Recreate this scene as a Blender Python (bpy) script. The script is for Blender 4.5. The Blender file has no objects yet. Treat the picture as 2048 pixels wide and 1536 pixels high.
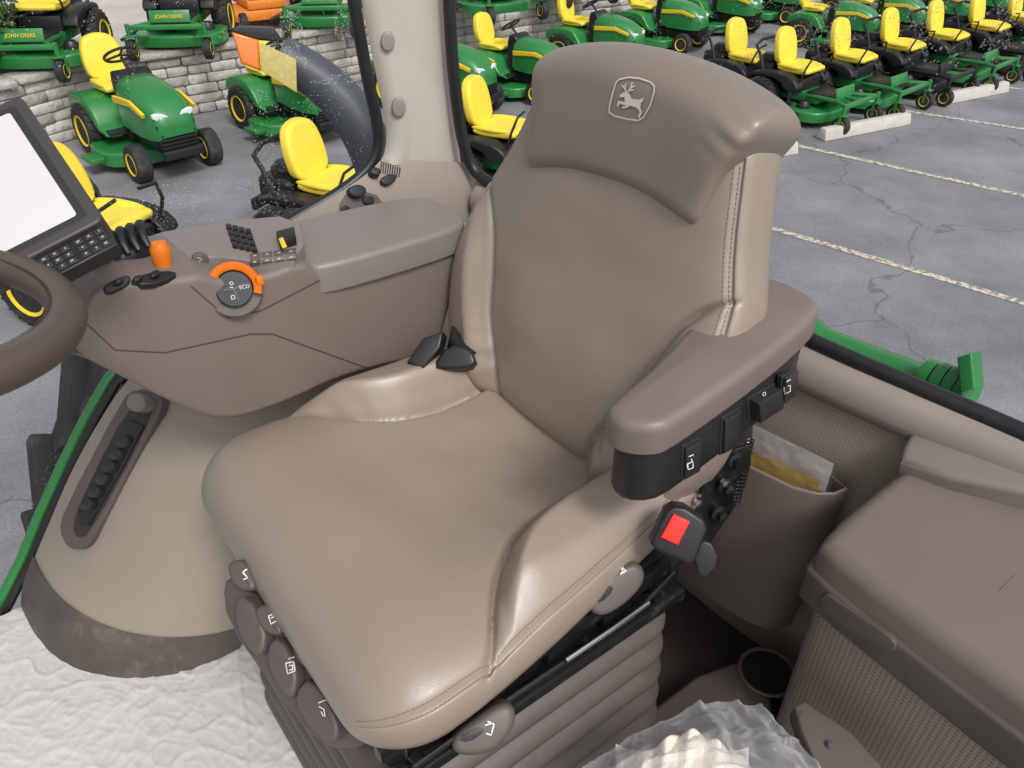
import bpy,bmesh,math,random
from mathutils import Vector as V, Matrix, noise
from mathutils.bvhtree import BVHTree
R=math.radians; PI=math.pi; random.seed(7)
sc=bpy.context.scene; COL=sc.collection
sc.view_settings.view_transform='Standard'; sc.view_settings.look='None'; sc.view_settings.exposure=0
CZ=1.34; PIT=R(35); FPX=1607.0; GZ=-1.78
cp,sp=math.cos(PIT),math.sin(PIT)
cam=bpy.data.objects.new('camera',bpy.data.cameras.new('camera')); COL.objects.link(cam)
cam.location=(0,0,CZ); cam.rotation_euler=(PI/2-PIT,0,0)
cam.data.sensor_width=36; cam.data.lens=FPX/2048*36; cam.data.clip_start=.02; cam.data.clip_end=500; sc.camera=cam
A=R(-52.8); ca,sa=math.cos(A),math.sin(A)
O=V((-.076,.874,0)); TM=Matrix.Translation(O)@Matrix.Rotation(A,4,'Z'); ID=Matrix.Identity(4)
CT=TM.inverted()@V((0,0,CZ)); CW=V((0,0,CZ))
def rayw(x,y):
    u=(x-1024)/FPX; v=(768-y)/FPX
    return V((u,cp+sp*v,-(sp-cp*v)))
def ray(x,y):
    r=rayw(x,y); return V((r.x*ca+r.y*sa,-r.x*sa+r.y*ca,r.z))
def on(x,y,ax,val):
    r=ray(x,y); return CT+r*((val-CT[ax])/r[ax])
def dep(x,y,zc): return CT+ray(x,y)*zc
def onp(x,y,P,N):
    r=ray(x,y); return CT+r*((P-CT).dot(N)/r.dot(N))
def gnd(x,y,z=GZ):
    r=rayw(x,y); return CW+r*((z-CW.z)/r.z)
def sm(x): x=max(0,min(1,x)); return x*x*(3-2*x)
def tab(T,x):
    if x<=T[0][0]: return T[0][1]
    if x>=T[-1][0]: return T[-1][1]
    n=len(T)
    for i in range(n-1):
        if x<=T[i+1][0]:
            x0,y0=T[i];x1,y1=T[i+1];h=x1-x0;t=(x-x0)/h
            m0=(y1-T[i-1][1])/(x1-T[i-1][0]) if i>0 else (y1-y0)/h
            m1=(T[i+2][1]-y0)/(T[i+2][0]-x0) if i<n-2 else (y1-y0)/h
            return (2*t**3-3*t*t+1)*y0+(t**3-2*t*t+t)*h*m0+(-2*t**3+3*t*t)*y1+(t**3-t*t)*h*m1
def chaikin(p,k=2,closed=True):
    for _ in range(k):
        q=[];n=len(p)
        if not closed: q.append(p[0])
        for i in range(n if closed else n-1):
            a=p[i];b=p[(i+1)%n]
            q.append(tuple(a[j]*.75+b[j]*.25 for j in range(len(a))));q.append(tuple(a[j]*.25+b[j]*.75 for j in range(len(a))))
        if not closed: q.append(p[-1])
        p=q
    return p
# ---------- materials
MATS={}
def mat(name,col,rough=.5,metal=0,bump=None,var=0,vs=5,coat=0,spec=.5,uvdots=0,dirt=None,alpha=1,dots=.74,big=None):
    if name in MATS: return MATS[name]
    m=bpy.data.materials.new(name); m.use_nodes=True; nt=m.node_tree; N=nt.nodes; L=nt.links
    b=N['Principled BSDF']; c=tuple(col)+(1,)
    b.inputs['Base Color'].default_value=c; b.inputs['Roughness'].default_value=rough; b.inputs['Metallic'].default_value=metal
    b.inputs['Coat Weight'].default_value=coat; b.inputs['Specular IOR Level'].default_value=spec; b.inputs['Coat Roughness'].default_value=.25
    b.inputs['Alpha'].default_value=alpha
    tc=N.new('ShaderNodeTexCoord'); co=tc.outputs['Object']; last=None
    if var:
        n=N.new('ShaderNodeTexNoise'); n.inputs['Scale'].default_value=vs; n.inputs['Detail'].default_value=6; n.inputs['Roughness'].default_value=.65; L.new(co,n.inputs['Vector'])
        r=N.new('ShaderNodeMapRange'); r.inputs[1].default_value=.3; r.inputs[2].default_value=.7; r.inputs[3].default_value=1-var; r.inputs[4].default_value=1+var; L.new(n.outputs['Fac'],r.inputs[0])
        mx=N.new('ShaderNodeVectorMath'); mx.operation='SCALE'; mx.inputs[0].default_value=col; L.new(r.outputs[0],mx.inputs['Scale']); last=mx.outputs[0]
        dr_=min(.08,var)
        rr=N.new('ShaderNodeMapRange'); rr.inputs[1].default_value=.3; rr.inputs[2].default_value=.7; rr.inputs[3].default_value=max(0,rough-dr_); rr.inputs[4].default_value=min(1,rough+dr_); L.new(n.outputs['Fac'],rr.inputs[0]); L.new(rr.outputs[0],b.inputs['Roughness'])
    nb=None
    if big:
        n9=N.new('ShaderNodeTexNoise'); n9.inputs['Scale'].default_value=big[0]; n9.inputs['Detail'].default_value=1; L.new(co,n9.inputs['Vector'])
        b9=N.new('ShaderNodeBump'); b9.inputs['Strength'].default_value=big[1]; b9.inputs['Distance'].default_value=big[2]; L.new(n9.outputs['Fac'],b9.inputs['Height']); nb=b9.outputs[0]; L.new(nb,b.inputs['Normal'])
    h=None
    if bump:
        kind,s,st,dist=bump
        if kind=='v':
            n2=N.new('ShaderNodeTexVoronoi'); n2.feature='DISTANCE_TO_EDGE'; n2.inputs['Scale'].default_value=s; L.new(co,n2.inputs['Vector'])
            rm=N.new('ShaderNodeMapRange'); rm.inputs[2].default_value=.25; L.new(n2.outputs['Distance'],rm.inputs[0]); h=rm.outputs[0]
        else:
            n2=N.new('ShaderNodeTexNoise'); n2.inputs['Scale'].default_value=s; n2.inputs['Detail'].default_value=4; L.new(co,n2.inputs['Vector']); h=n2.outputs['Fac']
        bp=N.new('ShaderNodeBump'); bp.inputs['Strength'].default_value=st; bp.inputs['Distance'].default_value=dist; L.new(h,bp.inputs['Height']); L.new(bp.outputs[0],b.inputs['Normal'])
        if nb: L.new(nb,bp.inputs['Normal'])
    if uvdots:
        mp=N.new('ShaderNodeTexVoronoi'); mp.voronoi_dimensions='2D'; mp.inputs['Scale'].default_value=1/uvdots; mp.inputs['Randomness'].default_value=0
        L.new(tc.outputs['UV'],mp.inputs['Vector'])
        rm=N.new('ShaderNodeMapRange'); rm.inputs[1].default_value=.18; rm.inputs[2].default_value=.36; rm.inputs[3].default_value=dots; rm.inputs[4].default_value=1; L.new(mp.outputs['Distance'],rm.inputs[0])
        mx=N.new('ShaderNodeVectorMath'); mx.operation='SCALE'
        if last: L.new(last,mx.inputs[0])
        else: mx.inputs[0].default_value=col
        L.new(rm.outputs[0],mx.inputs['Scale']); last=mx.outputs[0]
    if dirt:
        dc,ds,dl,dh=dirt
        n3=N.new('ShaderNodeTexNoise'); n3.inputs['Scale'].default_value=ds; n3.inputs['Detail'].default_value=8; n3.inputs['Roughness'].default_value=.7; L.new(co,n3.inputs['Vector'])
        rm=N.new('ShaderNodeMapRange'); rm.inputs[1].default_value=dl; rm.inputs[2].default_value=dh; L.new(n3.outputs['Fac'],rm.inputs[0])
        mc=N.new('ShaderNodeMix'); mc.data_type='RGBA'; L.new(rm.outputs[0],mc.inputs[0])
        if last: L.new(last,mc.inputs[6])
        else: mc.inputs[6].default_value=c
        mc.inputs[7].default_value=tuple(dc)+(1,); last=mc.outputs[2]
    if last: L.new(last,b.inputs['Base Color'])
    MATS[name]=m; return m
leather=mat('leather',(.300,.240,.192),.33,bump=('v',480,.22,.0005),var=.035,vs=4,spec=.7,big=(6,.15,.010),coat=.12)
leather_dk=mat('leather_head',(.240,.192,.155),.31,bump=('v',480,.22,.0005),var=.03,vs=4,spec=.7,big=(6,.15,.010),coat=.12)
plast=mat('taupe_plastic',(.190,.150,.131),.42,bump=('n',700,.22,.0005),var=.06,vs=7)
plast_lt=mat('light_plastic',(.50,.45,.39),.55,bump=('n',900,.15,.0004),var=.05,vs=6)
plast_dk=mat('dark_taupe_plastic',(.108,.087,.077),.48,bump=('n',700,.2,.0005),var=.12,vs=9)
plast_gy=mat('grey_plastic',(.225,.192,.175),.36,bump=('n',700,.22,.0005),var=.05)
ledgem=mat('ledge_plastic',(.29,.245,.21),.55,var=.05)
beige=mat('beige_perforated_vinyl',(.38,.315,.255),.55,uvdots=.0065,var=.06)
fendm=mat('fender_vinyl',(.33,.275,.22),.48,uvdots=.0055,var=.08,vs=4,dots=.74,big=(5,.3,.02))
beige_d=mat('box_perforated_vinyl',(.34,.28,.23),.6,uvdots=.0075,var=.05,dots=.50)
skirtm=mat('worn_skirt_vinyl',(.085,.070,.060),.6,var=.22,vs=14,bump=('n',120,.3,.002),dirt=((.24,.20,.165),9,.55,.8))
bellow=mat('bellows_rubber',(.105,.086,.077),.46,var=.12,vs=10,bump=('n',300,.2,.001),dirt=((.19,.16,.14),12,.62,.85))
black=mat('black_plastic',(.014,.014,.016),.42,var=.08,vs=20,bump=('n',600,.15,.0005))
blackm=mat('black_metal',(.010,.010,.011),.33,var=.2,vs=25,dirt=((.10,.09,.08),30,.58,.8))
rubber=mat('rubber',(.020,.020,.022),.75,var=.2,vs=15,dirt=((.10,.095,.09),7,.5,.8))
orange=mat('orange_plastic',(.80,.19,.012),.38,var=.05)
red=mat('red_button',(.75,.03,.02),.35)
white=mat('white_print',(.75,.74,.72),.6)
printg=mat('pale_print',(.62,.56,.50),.6)
thread=mat('thread',(.22,.17,.135),.8)
green=mat('green_paint',(.020,.200,.045),.36,coat=.5,var=.08)
yellow=mat('yellow_paint',(.84,.60,.02),.4,var=.04)
yseat=mat('yellow_vinyl',(.88,.68,.06),.42,bump=('n',40,.1,.004),var=.06)
orangep=mat('orange_paint',(.75,.22,.02),.4)
steel=mat('steel',(.5,.5,.5),.3,metal=1)
conc=mat('concrete',(.52,.50,.46),.85,var=.12,vs=6,bump=('n',60,.4,.004))
lamp=mat('lamp_glass',(.75,.78,.8),.15,spec=.8)
fabricm=mat('cream_knit',(.80,.73,.62),.9,bump=('n',260,.5,.002),var=.08,vs=20)
screen=mat('screen_glass',(.66,.64,.66),.12,coat=.6)
bark=mat('bark',(.08,.06,.045),.9)
leafm=mat('leaf',(.05,.09,.02),.6,var=.3,vs=3)
dropm=mat('water_drop',(.66,.66,.58),.08,spec=.9,alpha=.40)
sheet=mat('white_plastic_sheet',(.60,.585,.56),.28,bump=('n',45,.22,.003),var=.06,vs=3,spec=.7)
def film(name,alpha,col=(.88,.89,.91),gl=.38,edk=.5):
    m=bpy.data.materials.new(name); m.use_nodes=True; N=m.node_tree.nodes; L=m.node_tree.links; N.remove(N['Principled BSDF'])
    t=N.new('ShaderNodeBsdfTransparent'); g=N.new('ShaderNodeBsdfGlossy'); g.inputs['Roughness'].default_value=.16; g.inputs[0].default_value=(.95,.95,.97,1)
    d=N.new('ShaderNodeBsdfTranslucent'); d.inputs[0].default_value=col+(1,); d2=N.new('ShaderNodeBsdfDiffuse'); d2.inputs[0].default_value=col+(1,)
    fr=N.new('ShaderNodeLayerWeight'); fr.inputs[0].default_value=.25
    sc_=N.new('ShaderNodeMath'); sc_.operation='MULTIPLY'; sc_.inputs[1].default_value=gl; L.new(fr.outputs['Fresnel'],sc_.inputs[0])
    a=N.new('ShaderNodeMixShader'); a.inputs[0].default_value=.7; L.new(d.outputs[0],a.inputs[1]); L.new(d2.outputs[0],a.inputs[2])
    ed=N.new('ShaderNodeMath'); ed.operation='MULTIPLY_ADD'; ed.inputs[1].default_value=edk; ed.inputs[2].default_value=alpha; L.new(fr.outputs['Facing'],ed.inputs[0])
    m1=N.new('ShaderNodeMixShader'); L.new(ed.outputs[0],m1.inputs[0]); L.new(t.outputs[0],m1.inputs[1]); L.new(a.outputs[0],m1.inputs[2])
    m2=N.new('ShaderNodeMixShader'); L.new(sc_.outputs[0],m2.inputs[0]); L.new(m1.outputs[0],m2.inputs[1]); L.new(g.outputs[0],m2.inputs[2])
    L.new(m2.outputs[0],N['Material Output'].inputs[0]); MATS[name]=m; return m
bagm=film('clear_bag_film',.22,edk=.7); sleevem=film('sleeve_film',.05,gl=.2,edk=.25)
# ---------- mesh builder
class B:
    def __init__(s): s.bm=bmesh.new()
    def box(s,c,size,bev=.0,rot=None,seg=2,taper=None):
        b=bmesh.new(); bmesh.ops.create_cube(b,size=1)
        for v in b.verts:
            if taper and v.co.z>0: v.co.x*=taper[0]; v.co.y*=taper[1]
            v.co=V((v.co.x*size[0],v.co.y*size[1],v.co.z*size[2]))
        if bev: bmesh.ops.bevel(b,geom=b.edges[:],offset=bev,segments=seg,profile=.5,affect='EDGES')
        M=Matrix.Translation(V(c))@(rot.to_4x4() if rot else ID); b.transform(M); s.merge(b); return s
    def merge(s,b):
        me=bpy.data.meshes.new('t'); b.to_mesh(me); b.free(); s.bm.from_mesh(me); bpy.data.meshes.remove(me)
    def grid(s,rows,cu=False,cv=False,caps=False):
        vs=[[s.bm.verts.new(p) for p in r] for r in rows]; n=len(rows); m=len(rows[0])
        lay=s.bm.loops.layers.uv.verify()
        al=[0.0]
        for i in range(1,n+1): al.append(al[-1]+(rows[i%n][m//2]-rows[i-1][m//2]).length)
        bl=[0.0]
        for j in range(1,m+1): bl.append(bl[-1]+(rows[n//2][j%m]-rows[n//2][j-1]).length)
        for i in range(n if cv else n-1):
            for j in range(m if cu else m-1):
                try:
                    f=s.bm.faces.new((vs[i][j],vs[i][(j+1)%m],vs[(i+1)%n][(j+1)%m],vs[(i+1)%n][j]))
                    for l,(a,b) in zip(f.loops,((i,j),(i,j+1),(i+1,j+1),(i+1,j))): l[lay].uv=(bl[b],al[a])
                except ValueError: pass
        if caps:
            for r in (vs[0],vs[-1]):
                try: s.bm.faces.new(r)
                except ValueError: pass
        return s
    def tube(s,pts,r,n=10,closed=False,flat=1,up=None):
        pts=[V(p) for p in pts]; k=len(pts); rows=[]; pu=None
        for i,p in enumerate(pts):
            a=pts[(i-1)%k] if (closed or i>0) else p; b=pts[(i+1)%k] if (closed or i<k-1) else p
            t=(b-a).normalized()
            if pu is None:
                u=(up or V((0,0,1)));  u=u if abs(t.dot(u))<.95 else V((1,0,0)); u=(u-t*u.dot(t)).normalized()
            else: u=(pu-t*pu.dot(t)).normalized()
            pu=u; w=t.cross(u); rr=r[i] if isinstance(r,(list,tuple)) else r
            rows.append([p+u*(rr*flat*math.sin(2*PI*j/n))+w*(rr*math.cos(2*PI*j/n)) for j in range(n)])
        return s.grid(rows,cu=True,cv=closed,caps=not closed)
    def lathe(s,prof,c,ax,n=28):
        ax=V(ax).normalized(); u=ax.orthogonal().normalized(); w=ax.cross(u); c=V(c)
        rows=[[c+ax*h+(u*math.cos(2*PI*j/n)+w*math.sin(2*PI*j/n))*max(r,1e-4) for j in range(n)] for r,h in prof]
        return s.grid(rows,cu=True,caps=True)
    def pad(s,poly,w0,w1,fr,r=.01,rb=0,seg=5,crown=0):
        ar=sum(poly[i][0]*poly[(i+1)%len(poly)][1]-poly[(i+1)%len(poly)][0]*poly[i][1] for i in range(len(poly)))
        if ar<0: poly=poly[::-1]
        n=len(poly); ins=[]
        for i in range(n):
            a=poly[i-1];b=poly[i];c=poly[(i+1)%n]
            e1=V((b[0]-a[0],b[1]-a[1])); e2=V((c[0]-b[0],c[1]-b[1]))
            if e1.length<1e-7:e1=e2
            if e2.length<1e-7:e2=e1
            e1=e1.normalized();e2=e2.normalized()
            n1=V((-e1.y,e1.x));n2=V((-e2.y,e2.x)); q=(n1+n2); q=q/max(.35,q.length_squared/2) if q.length>1e-6 else n1
            ins.append(q)
        sg=1 if w1>=w0 else -1; rings=[]
        def ring(off,w): return [fr(poly[i][0]+ins[i].x*off,poly[i][1]+ins[i].y*off,w) for i in range(n)]
        if rb:
            for k in range(seg+1):
                a=PI/2*k/seg; rings.append(ring(rb*(1-math.sin(a)),w0+sg*rb*(1-math.cos(a))))
        else: rings.append(ring(0,w0))
        for k in range(seg+1):
            a=PI/2*k/seg; rings.append(ring(r*(1-math.cos(a)),w1-sg*r*(1-math.sin(a))))
        if crown:
            cx=sum(p[0] for p in poly)/n; cy=sum(p[1] for p in poly)/n
            base=[(poly[i][0]+ins[i].x*r,poly[i][1]+ins[i].y*r) for i in range(n)]
            for k in (1,2,3,4,5):
                q=k/6; rings.append([fr(bx*(1-q)+cx*q,by*(1-q)+cy*q,w1+sg*crown*(1-(1-q)**2)) for bx,by in base])
        return s.grid(rings,cu=True,caps=True)
    def padp(s,pix,P,N,th,r=.003,k=1,back=0,crown=0,seg=4):
        P=V(P);N=V(N).normalized(); U=V((0,0,1)).cross(N); U=U.normalized() if U.length>.05 else V((1,0,0)); W=N.cross(U)
        pl=[]
        for x,y in pix:
            q=onp(x,y,P,N)-P; pl.append((q.dot(U),q.dot(W)))
        if k: pl=chaikin(pl,k)
        return s.pad(pl,-back,th,lambda u,v,w:P+U*u+W*v+N*w,r=r,crown=crown,seg=seg)
    def blob(s,c,rad,rot=None,e=2,nu=20,nv=12):
        rows=[]
        def se(x): return math.copysign(abs(x)**(2/e),x)
        for i in range(nv+1):
            f=-PI/2+PI*i/nv; rw=[]
            for j in range(nu):
                q=V((rad[0]*se(math.cos(f))*se(math.cos(2*PI*j/nu)),rad[1]*se(math.cos(f))*se(math.sin(2*PI*j/nu)),rad[2]*se(math.sin(f))))
                rw.append(V(c)+(rot@q if rot else q))
            rows.append(rw)
        return s.grid(rows,cu=True,caps=True)
TREE={}
def tag(o,label=None,cat=None,group=None,kind=None):
    if label:o['label']=label
    if cat:o['category']=cat
    if group:o['group']=group
    if kind:o['kind']=kind
    return o
def obj(name,b,m,parent=None,frame=TM,sharp=40,label=None,cat=None,group=None,kind=None,smooth=True):
    bm=b.bm; bmesh.ops.remove_doubles(bm,verts=bm.verts,dist=1e-6); bmesh.ops.recalc_face_normals(bm,faces=bm.faces)
    uvl=bm.loops.layers.uv.active; had=uvl is not None; uvl=bm.loops.layers.uv.verify()
    if not had:
        for f in bm.faces:
            n=f.normal; ax=max(range(3),key=lambda i:abs(n[i])); i,j=[(1,2),(0,2),(0,1)][ax]
            for l in f.loops: l[uvl].uv=(l.vert.co[i],l.vert.co[j])
    tr=BVHTree.FromBMesh(bm)
    lo=V((min(v.co[i] for v in bm.verts) for i in range(3)));hi=V((max(v.co[i] for v in bm.verts) for i in range(3)))
    c=(lo+hi)/2; c.z=lo.z if not parent else c.z
    bmesh.ops.translate(bm,verts=bm.verts,vec=-c)
    me=bpy.data.meshes.new(name); bm.to_mesh(me); bm.free()
    me.polygons.foreach_set('use_smooth',[smooth]*len(me.polygons))
    if smooth: me.set_sharp_from_angle(angle=R(sharp))
    for mm in (m if isinstance(m,list) else [m]): me.materials.append(mm)
    o=bpy.data.objects.new(name,me); COL.objects.link(o)
    o['c']=tuple(c)
    if parent:
        o.parent=parent; pc=V(parent['c']); o.location=c-pc
    else: o.matrix_world=frame@Matrix.Translation(c)
    TREE[o.name]=tr
    tag(o,label,cat,group,kind); return o
def thing(name,loc,label,cat,group=None,frame=TM,rotz=0):
    o=bpy.data.objects.new(name,None); COL.objects.link(o); o.empty_display_size=.1
    o.matrix_world=frame@Matrix.Translation(V(loc))@Matrix.Rotation(rotz,4,'Z'); o['c']=tuple(loc); return tag(o,label,cat,group)
def hit(x,y,objs):
    best=None
    for o in objs:
        r=ray(x,y); h=TREE[o.name].ray_cast(CT,r.normalized())
        if h[0] is not None and (best is None or h[3]<best[2]): best=(h[0],h[1],h[3])
    if best is None: return None
    p,n,_=best
    if n.dot(ray(x,y))>0: n=-n
    return p,n
def strokes(name,lines,wpx,objs,m,parent,off=.0012,fills=()):
    b=B()
    def pt(x,y):
        h=hit(x,y,objs)
        return h[0]+h[1]*off if h else None
    for ln in lines:
        d=[]
        for i in range(len(ln)-1):
            a,c=ln[i],ln[i+1]; n=max(1,int(math.hypot(c[0]-a[0],c[1]-a[1])/6))
            for k in range(n): d.append((a[0]+(c[0]-a[0])*k/n,a[1]+(c[1]-a[1])*k/n))
        d.append(ln[-1]); rows=[]
        for i,p in enumerate(d):
            a=d[max(0,i-1)];c=d[min(len(d)-1,i+1)]; t=V((c[0]-a[0],c[1]-a[1])).normalized(); nx,ny=-t.y*wpx/2,t.x*wpx/2
            q=[pt(p[0]+nx,p[1]+ny),pt(p[0]-nx,p[1]-ny)]
            if None in q: continue
            rows.append(q)
        if len(rows)>1: b.grid(rows)
    for f in fills:
        q=[pt(*p) for p in f]
        if None in q: continue
        b.bm.faces.new([b.bm.verts.new(p) for p in q])
    if not b.bm.faces: return None
    bmesh.ops.triangulate(b.bm,faces=[f for f in b.bm.faces if len(f.verts)>4])
    return obj(name,b,m,parent)
def pads_on(b,pix,objs,th,r=.002,k=1,back=.004,crown=0):
    cx=sum(p[0] for p in pix)/len(pix);cy=sum(p[1] for p in pix)/len(pix); h=hit(cx,cy,objs)
    if not h: return None
    b.padp(pix,h[0],h[1],th,r=r,k=k,back=back,crown=crown); return h
def circ(cx,cy,rx,ry=None,n=20):
    ry=ry or rx; return [(cx+rx*math.cos(2*PI*i/n),cy+ry*math.sin(2*PI*i/n)) for i in range(n)]
def tryobj(name,b,m,parent,**k):
    if len(b.bm.faces): return obj(name,b,m,parent,**k)
    b.bm.free(); return None
# =================== SEAT
seat=thing('operator_seat',(-.03,-.05,0),'taupe leather tractor operator seat on rubber bellows, with emblem on the headrest','seat')
yf,yr=-.300,.285
def cush(s,y,top=True):
    tf=max(0,min(1,(y-yf)/.10)); tr=max(0,min(1,(yr-y)/.05))
    e=(1-(1-tf)**2.3)**(1/2.3)*(1-(1-tr)**2.3)**(1/2.3)
    hw=tab([(-.3,.300),(-.2,.308),(-.05,.300),(.1,.283),(.285,.262)],y)-.085*(1-(1-(1-tf)**2.3)**(1/2.3))
    zm=tab([(-.3,.482),(-.15,.492),(.05,.520),(.285,.555)],y)
    zt=tab([(-.3,.562),(-.18,.574),(-.05,.562),(.1,.556),(.285,.575)],y)
    x=-.03+hw*s; n=max(0,1-abs(s)**3.4)**(1/3.4)
    if not top: return V((x,y,zm-.038*e*max(0,1-abs(s)**3)**(1/3)))
    z=zm+e*(zt-zm)*n
    X=abs(s)*hw; xb=tab([(-.18,.33),(-.13,.285),(-.07,.215),(0,.165),(.08,.150),(.285,.150)],y)
    am=.060*sm((y+.16)/.13); q=sm((X-xb)/.045)
    z+=e*(am*q*n*(1-.35*sm((X-.24)/.06)))
    z-=.013*e*math.exp(-((X-xb)/.007)**2)*sm((y+.17)/.05)*sm(n*2)
    z-=.020*e*max(0,1-(X/.19)**2)**1.5*sm((y+.2)/.15)
    z-=.005*e*math.exp(-((n-.52)/.05)**2)
    z+=.006*n*noise.noise(V((x*6,y*5,2)))*e+.0028*n*e*noise.noise(V((x*5+y*16,y*7-x*14,7)))*sm((y+.08)/.15)
    z+=.0020*e*math.sin(y*210+X*60)*math.exp(-((X-xb-.012)/.014)**2)*sm((.02-y)/.08)*sm((y+.17)/.04)
    return V((x,y,z))
def rings(fn,ts,nf,nb):
    rows=[]
    for t in ts:
        r=[fn(math.sin(PI/2-PI*i/nf),t,True) for i in range(nf+1)]
        r+=[fn(-math.sin(PI/2-PI*i/nb),t,False) for i in range(1,nb)]
        rows.append(r)
    return rows
ts=[yf+.10*(1-math.cos(PI/2*i/26)) for i in range(26)]+[yf+.10+(yr-.05-yf-.10)*i/150 for i in range(150)]+[yr-.05+.05*math.sin(PI/2*i/12) for i in range(13)]
b=B(); b.grid(rings(cush,ts,200,30),cu=True,caps=True)
cushion=obj('seat_cushion',b,leather,seat,sharp=80)
def stitchset(name,fn,path,parent,off=V((0,0,0))):
    b=B(); dense=[fn(*p) for p in path]; L=[0]
    for k in range(1,len(dense)): L.append(L[-1]+(dense[k]-dense[k-1]).length)
    d=0
    def at(q):
        for k in range(1,len(L)):
            if L[k]>=q:
                t=(q-L[k-1])/max(1e-9,L[k]-L[k-1]); return dense[k-1].lerp(dense[k],t)
        return dense[-1]
    while d+.005<L[-1]:
        b.tube([at(d)+off,at(d+.0040)+off],.0005,5); d+=.0058
    return obj(name,b,thread,parent)
ys=[-.29+.5*i/120 for i in range(121)]
for s0 in (.952,.970):
    stitchset('stitching',lambda s,y:cush(s,y),[(s0,y) for y in ys],cushion,V((.0005,-.0002,.0005)))
BP=V((0,.222,.55)); BU=V((0,.230,.973)).normalized(); BN=V((0,-.973,.230)).normalized()
def bpt(a,bb,n): return V((a,0,0))+BP+BU*bb+BN*n
B0,B1=-.035,.515
def back(s,bb,top=True):
    tf=max(0,min(1,(bb-B0)/.07)); tr=max(0,min(1,(B1-bb)/.05)); e=(1-(1-tf)**2.2)**(1/2.2)*(1-(1-tr)**2.2)**(1/2.2)
    hw=tab([(-.03,.235),(.03,.272),(.10,.292),(.2,.292),(.29,.270),(.37,.234),(.44,.210),(.515,.190)],bb)-.04*(1-(1-(1-tr)**2.2)**(1/2.2))
    cx=tab([(0,-.035),(.25,-.035),(.42,-.020),(.52,-.014)],bb)
    x=cx+hw*s; tF=.050
    if not top: return bpt(x,bb,-.080*e*max(0,1-abs(s)**3.6)**(1/3.6))
    n=max(0,1-abs(s)**3.6)**(1/3.6); X=abs(s)*hw
    h=tF*n*e
    xb=tab([(-.03,.10),(.05,.125),(.12,.160),(.20,.182),(.26,.206),(.31,.250),(.34,.32)],bb)
    am=.036*sm((.36-bb)/.2); h+=am*sm((X-xb)/.05)*n*e
    h-=.010*math.exp(-((X-xb)/.006)**2)*e*sm((.34-bb)/.06)*sm(n*1.5)
    h+=.016*math.exp(-((bb-.13)/.10)**2)*max(0,1-(X/.2)**2)*e
    h-=.005*math.exp(-((n-.62)/.045)**2)*e
    h+=.005*n*noise.noise(V((x*6,bb*5,5)))*e+.0012*n*e*noise.noise(V((x*12,bb*18,9)))
    h+=.0020*e*math.sin(bb*150+X*70)*math.exp(-((X-xb-.02)/.02)**2)*sm((.12-bb)/.08)
    return bpt(x,bb,h)
ts=[B0+.07*(1-math.cos(PI/2*i/14)) for i in range(14)]+[B0+.07+(B1-.05-B0-.07)*i/130 for i in range(130)]+[B1-.05+.05*math.sin(PI/2*i/12) for i in range(13)]
b=B(); b.grid(rings(back,ts,190,40),cu=True,caps=True)
backrest=obj('backrest',b,leather,seat,sharp=80)
for s0 in (.915,.937):
    stitchset('stitching',lambda s,y:back(s,y),[(s0,.02+.45*i/120) for i in range(121)],backrest,BN*.0007+V((.0005,0,0)))
H0,H1=.368,.535
def head(s,bb,top=True):
    tf=max(0,min(1,(bb-H0)/.022)); tr=max(0,min(1,(H1-bb)/.050)); ef=(1-(1-tf)**2.2)**(1/2.2); et=(1-(1-tr)**2.2)**(1/2.2)
    hw=tab([(.37,.158),(.39,.163),(.43,.172),(.48,.186),(.51,.194),(.54,.195)],bb)-.006*(1-ef)-.018*(1-et)
    x=-.012+hw*s+.012*sm((bb-.44)/.08)*(s+1)/2-.008*(1-sm((bb-.37)/.1))*(1-s)/2
    k=1-sm((bb-H0)/.16)
    lift=(.030-.006*k)*(1-abs(s)**2.2)+.010*s*k
    if not top:
        return bpt(x,bb+lift,(-.094*sm((bb-.40)/.05)+.02*(1-sm((bb-.40)/.05)))*et*max(0,1-abs(s)**4)**(1/4))
    n=max(0,1-abs(s)**6)**(1/6)
    base=tab([(.37,.058),(.40,.062),(.45,.067),(.50,.066),(.53,.055),(.542,.05)],bb)
    h=.030+(base-.030)*n*(.2+.8*ef) if et>=1 else (.030+(base-.030)*n)*et
    h+=.004*noise.noise(V((x*8,bb*9,1)))
    if s>.70: h-=.004*(s-.7)*3.3*(.5+.5*math.sin(bb*260+s*9))*sm((bb-.45)/.05)
    return bpt(x,bb+lift,h)
ts=[H0+.022*(1-math.cos(PI/2*i/12)) for i in range(12)]+[H0+.022+(H1-.050-H0-.022)*i/60 for i in range(60)]+[H1-.050+.050*math.sin(PI/2*i/18) for i in range(19)]
b=B(); b.grid(rings(head,ts,130,40),cu=True,caps=True)
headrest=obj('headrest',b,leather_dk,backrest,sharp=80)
shield=[(1240,160),(1258,156),(1280,158),(1303,166),(1311,174),(1310,186),(1302,212),(1289,235),(1279,241),(1256,238),(1232,232),(1221,225),(1221,213),(1228,185),(1234,166),(1240,160)]
deer=[[(1241,191),(1250,185),(1257,184),(1259,190),(1252,194),(1243,195)],[(1251,190),(1260,187),(1267,198),(1262,212),(1252,207)],[(1262,197),(1284,200),(1284,210),(1272,214),(1258,211)],[(1282,200),(1290,195),(1288,203),(1283,207)],[(1272,212),(1284,207),(1283,217),(1276,218)],[(1277,216),(1283,216),(1287,224),(1283,226)],[(1283,222),(1287,224),(1281,236),(1278,234)],[(1252,204),(1258,211),(1248,210),(1239,205),(1238,201),(1246,203)],[(1238,203),(1242,206),(1239,214),(1236,212)],[(1262,211),(1256,211),(1246,214),(1247,217),(1258,215)]]
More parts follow.
